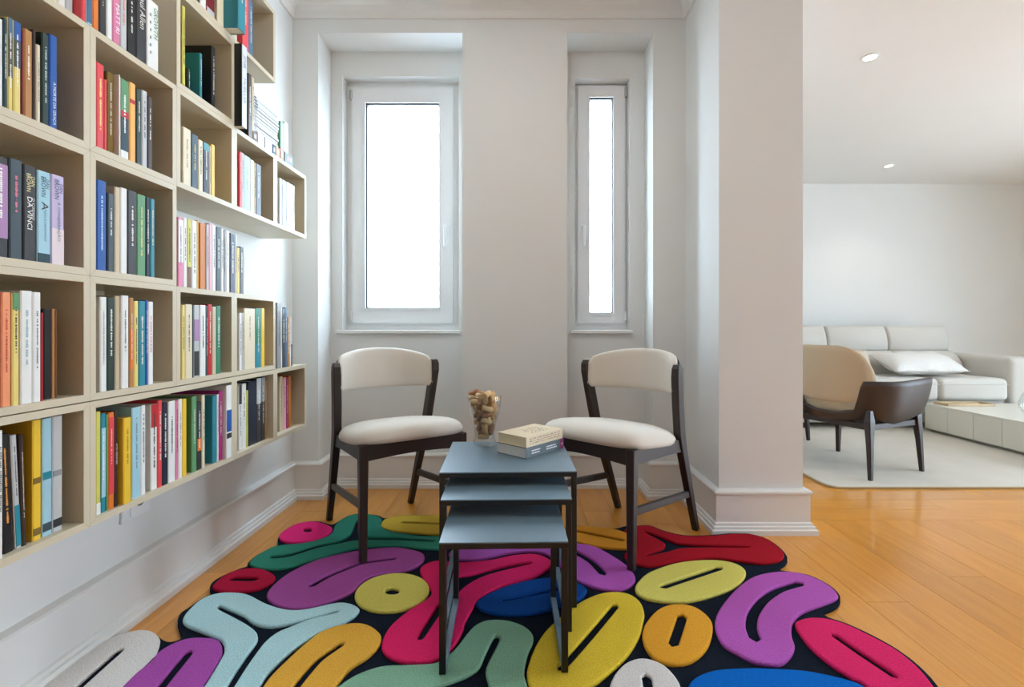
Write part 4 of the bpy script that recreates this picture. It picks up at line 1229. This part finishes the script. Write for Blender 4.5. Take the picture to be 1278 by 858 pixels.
M_PIL = mat('white_tufted_cotton', (226, 224, 220), .95, .04, 60, .8, 60)
pillow('cushion', 'white tufted cushion with pompom edge lying on the sofa seat', (3.72, 4.66, .590), .70, .36, .17, (.36, 0, .05), M_PIL, True)
pillow('cushion', 'small beige cushion tucked behind the white tufted cushion', (3.18, 4.73, .60), .28, .24, .10, (1.15, 0, .1), mat('beige_linen', (200, 190, 172), .92, .04, 200, .3, 400), False)

# low white storage table
ct = thing('coffee_table', (3.98, 3.7, 0), 'low white coffee table with drawer fronts on the pale rug', 'table')
CXW, CXE, CYN, CYF, CZ = 3.56, 4.42, 3.00, 4.385, .257
bm = NB(); box(bm, CXW + .03, CXE - .03, CYN + .03, CYF - .03, .017, .04)
obj('plinth', bm, M_LINE, ct)
bm = NB(); box(bm, CXW + .018, CXE - .018, CYN + .006, CYF - .006, .04, CZ - .016)
obj('carcass', bm, M_LINE, ct)
bm = NB(); box(bm, CXW, CXE, CYN, CYF, CZ - .0155, CZ, .002)
obj('tabletop', bm, M_LACQ, ct)
y = CYF
while y > CYN + .05:
    for a, b in ((CXW, CXW + .0175), (CXE - .0175, CXE)):
        bm = NB(); box(bm, a, b, max(y - .235, CYN) + .0015, y - .0015, .042, CZ - .0165, .0012)
        obj('drawer_front', bm, M_LACQ, ct)
    y -= .235
for yy in ((CYF - .0055, CYF), (CYN, CYN + .0055)):
    bm = NB(); box(bm, CXW + .018, CXE - .018, yy[0], yy[1], .042, CZ - .0165)
    obj('end_panel', bm, M_LACQ, ct)
tr = thing('tray', (3.82, 4.30, CZ), 'light oak tray on the far end of the coffee table', 'tray')
bm = NB(); box(bm, 3.62, 4.02, 4.215, 4.365, CZ + .0005, CZ + .006, .001)
obj('tray_base', bm, M_WOODL, tr)
bm = NB()
for q in ((3.62, 4.02, 4.215, 4.221), (3.62, 4.02, 4.359, 4.365), (3.62, 3.626, 4.221, 4.359), (4.014, 4.02, 4.221, 4.359)):
    box(bm, q[0], q[1], q[2], q[3], CZ + .006, CZ + .020)
obj('tray_rim', bm, M_WOODL, tr)
bm = NB(); lathe(bm, [(.045, 0), (.07, .01), (.092, .05), (.095, .09), (.078, .14), (.05, .185), (.042, .215), (.046, .235), (.042, .235), (.038, .215), (.046, .185), (.073, .14), (.089, .09), (.086, .05), (.06, .014), (.002, .012)], (0, 0, 0), 36)
v = obj('vase', bm, M_CLEAR, smooth=True)
v.location = (3.925, 3.80, CZ + .0005)
tag(v, 'rounded clear glass vase on the coffee table at the right edge', 'vase')

# armchairs
M_LEATH = mat('dark_brown_leather', (58, 46, 40), 0.45, 0.06, 30, .08, 250)
M_TAUPE = mat('beige_wool_upholstery', (186, 166, 138), 0.92, 0.04, 260, .3, 600, sheen=.2)
def armchair(label, loc, rz):
    root = thing('armchair', (loc[0], loc[1], .0168), label, 'armchair', 'shell armchairs', rz, True)
    zb = -.0168
    # local: -y is the back (towards viewer's left), +y forward is +u ; x lateral (right side positive)
    for sx_ in (-1, 1):
        for sy_ in (-1, 1):
            bm = NB()
            fx, fy = sx_ * .272, sy_ * .25
            rings(bm, [rect((fx, fy, 0), .011, .011), rect((fx * .965, fy * .96, .2), .015, .017), rect((fx * .93, fy * .92, .345), .020, .026), rect((fx * .93, fy * .91, .41), .012, .014)])
            obj('leg', bm, M_WENGE, root)
    for sx_ in (-1, 1):
        bm = NB(); box(bm, sx_ * .250 - .012, sx_ * .250 + .012, -.205, .205, .292, .328, .003)
        obj('side_rail', bm, M_WENGE, root)
    for sy_ in (-1, 1):
        bm = NB(); box(bm, -.236, .236, sy_ * .228 - .012, sy_ * .228 + .012, .292, .328, .003)
        obj('cross_rail', bm, M_WENGE, root)
    # shell: open U in plan, low at the back centre, high arms
    n = 96
    def plan(t, k):
        # t from -1 (left front) over 0 (back) to 1 (right front)
        a = t * math.radians(128)
        sa = math.sin(abs(a))
        if abs(a) > H: sa = sa ** .45
        r = Vector((math.copysign(sa, a) * .352, -math.cos(a) * (.335 if abs(a) < H else .47)))
        return Vector((r.x * k, (r.y + .015) * k))
    def smooth(x, a, b):
        x = max(0, min(1, (x - a) / (b - a)))
        return x * x * (3 - 2 * x)
    top, cols = [], []
    for i in range(n + 1):
        t = -1 + 2 * i / n
        s = abs(t)
        zt = .378 + .02 * smooth(s, .08, .25) + .185 * smooth(s, .245, .31) + .012 * smooth(s, .5, .9)
        zt -= .10 * smooth(s, .95, 1.0) ** 2.2
        zlo = .312 + .02 * smooth(s, .6, 1.0)
        col = []
        for j in range(9):
            f = j / 8
            z = zlo + (zt - zlo) * f
            hh = (z - zlo) / .28
            k = .74 + .26 * min(1, max(0, hh)) ** .42
            p = plan(t, k)
            col.append(Vector((p.x, p.y, z)))
        cols.append(col)
    bm = NB()
    V = [[bm.verts.new(p) for p in c] for c in cols]
    for a, b in zip(V[:-1], V[1:]):
        for j in range(8):
            bm.faces.new((a[j], a[j + 1], b[j + 1], b[j]))
    # shell underside
    low = [c[0] for c in V]
    bm.faces.new(low)
    bmesh.ops.recalc_face_normals(bm, faces=bm.faces)
    sh = obj('shell', bm, M_LEATH, root, True)
    sm = sh.modifiers.new('thickness', 'SOLIDIFY'); sm.thickness = .016; sm.offset = -1
    # seat cushion
    bm = NB()
    def ring(k, z):
        out = []
        for i in range(40):
            a = 2 * math.pi * i / 40
            ca, sa = math.cos(a), math.sin(a)
            e = 2 / 3.4
            out.append((math.copysign(abs(ca) ** e, ca) * .275 * k, .045 + math.copysign(abs(sa) ** e, sa) * .285 * k, z))
        return out
    rings(bm, [ring(.84, .325), ring(.95, .35), ring(1, .39), ring(.98, .42), ring(.88, .437), ring(.6, .446), ring(.1, .448)])
    obj('seat', bm, M_TAUPE, root, True)
    # back pad
    bm = NB()
    secs = []
    m = 18
    for i in range(29):
        t = -1 + 2 * i / 28
        a = t * math.radians(58)
        hgt = .345 * (1 - abs(t) ** 4.0) ** .5 + .004
        z0 = .44 + .05 * abs(t) ** 3
        zt = min(.455 + hgt, .80)
        ring_ = []
        for j in range(m):
            b_ = 2 * math.pi * j / m
            u = math.copysign(abs(math.cos(b_)) ** .55, math.cos(b_))
            v_ = math.copysign(abs(math.sin(b_)) ** .55, math.sin(b_))
            z = (z0 + zt) / 2 + v_ * (zt - z0) / 2
            rr = .275 + u * .024 * min(1, .3 + 3 * (1 - abs(t)))
            ring_.append((math.sin(a) * (rr + .035), -math.cos(a) * rr - .16 * (z - .45) * math.cos(a), z))
        secs.append(ring_)
    rings(bm, secs)
    obj('backrest', bm, M_TAUPE, root, True)
    return root
# facing direction (0.922, 0.387): local +y must map onto it
RZ = math.atan2(.387, .922) - H
armchair('dark leather shell armchair with beige back, beside the pillar', (2.205, 3.307), RZ)
armchair('second shell armchair mostly hidden behind the pillar', (1.98, 4.162), RZ)

# ------------------------------------------------------------------ recessed downlights in the living room ceiling
for (x_, y_), lb in zip(((2.03, 2.89), (3.58, 4.844)), ('round recessed ceiling downlight nearer to the viewer', 'round recessed ceiling downlight farther back')):
    root = thing('downlight', (x_, y_, ZL), lb, 'ceiling light', 'recessed downlights')
    bm = NB(); rings(bm, [[(x_ + r * math.cos(a * math.pi / 16), y_ + r * math.sin(a * math.pi / 16), z) for a in range(32)] for r, z in ((.046, ZL), (.046, ZL - .004), (.036, ZL - .006), (.034, ZL - .001))], True, False)
    obj('trim_ring', bm, M_TRIM, root, True)
    m = bpy.data.materials.get('lamp_glow')
    if not m:
        m = bpy.data.materials.new('lamp_glow'); m.use_nodes = True
        bs = m.node_tree.nodes['Principled BSDF']
        bs.inputs['Emission Color'].default_value = (1, .93, .82, 1)
        bs.inputs['Emission Strength'].default_value = 12
    bm = NB(); lathe(bm, [(.034, ZL - .003), (.030, ZL - .0035)], (x_, y_, 0), 24)
    obj('lamp_lens', bm, m, root)
    l = bpy.data.lights.new('downlight_beam', 'SPOT')
    l.energy = 9; l.color = (1, .9, .76); l.spot_size = 1.9; l.spot_blend = .6; l.shadow_soft_size = .035
    lo = bpy.data.objects.new('downlight_beam', l); COL.objects.link(lo); lo.parent = root; lo.location = (0, 0, -.012)

# unseen ceiling lamp, added to brighten the wall between the windows
LX, LY = -.15, 1.55
root = thing('added_fill_lamp', (LX, LY, ZC), 'unseen round ceiling lamp added as fill light above the reading corner', 'ceiling light')
bm = NB(); lathe(bm, [(.30, ZC), (.30, ZC - .035), (.285, ZC - .04)], (LX, LY, 0), 40)
obj('fill_lamp_body', bm, M_TRIM, root, False)
bm = NB(); lathe(bm, [(.28, ZC - .041), (.27, ZC - .052), (.20, ZC - .060), (.02, ZC - .062)], (LX, LY, 0), 40)
gm = bpy.data.materials.new('fill_lamp_glow'); gm.use_nodes = True
_g = gm.node_tree.nodes['Principled BSDF']
_g.inputs['Emission Color'].default_value = (1, .97, .92, 1)
_g.inputs['Emission Strength'].default_value = FILL_LAMP
obj('fill_lamp_diffuser', bm, gm, root, True)

for o in bpy.data.objects:
    if '_w' in o.keys():
        del o['_w']
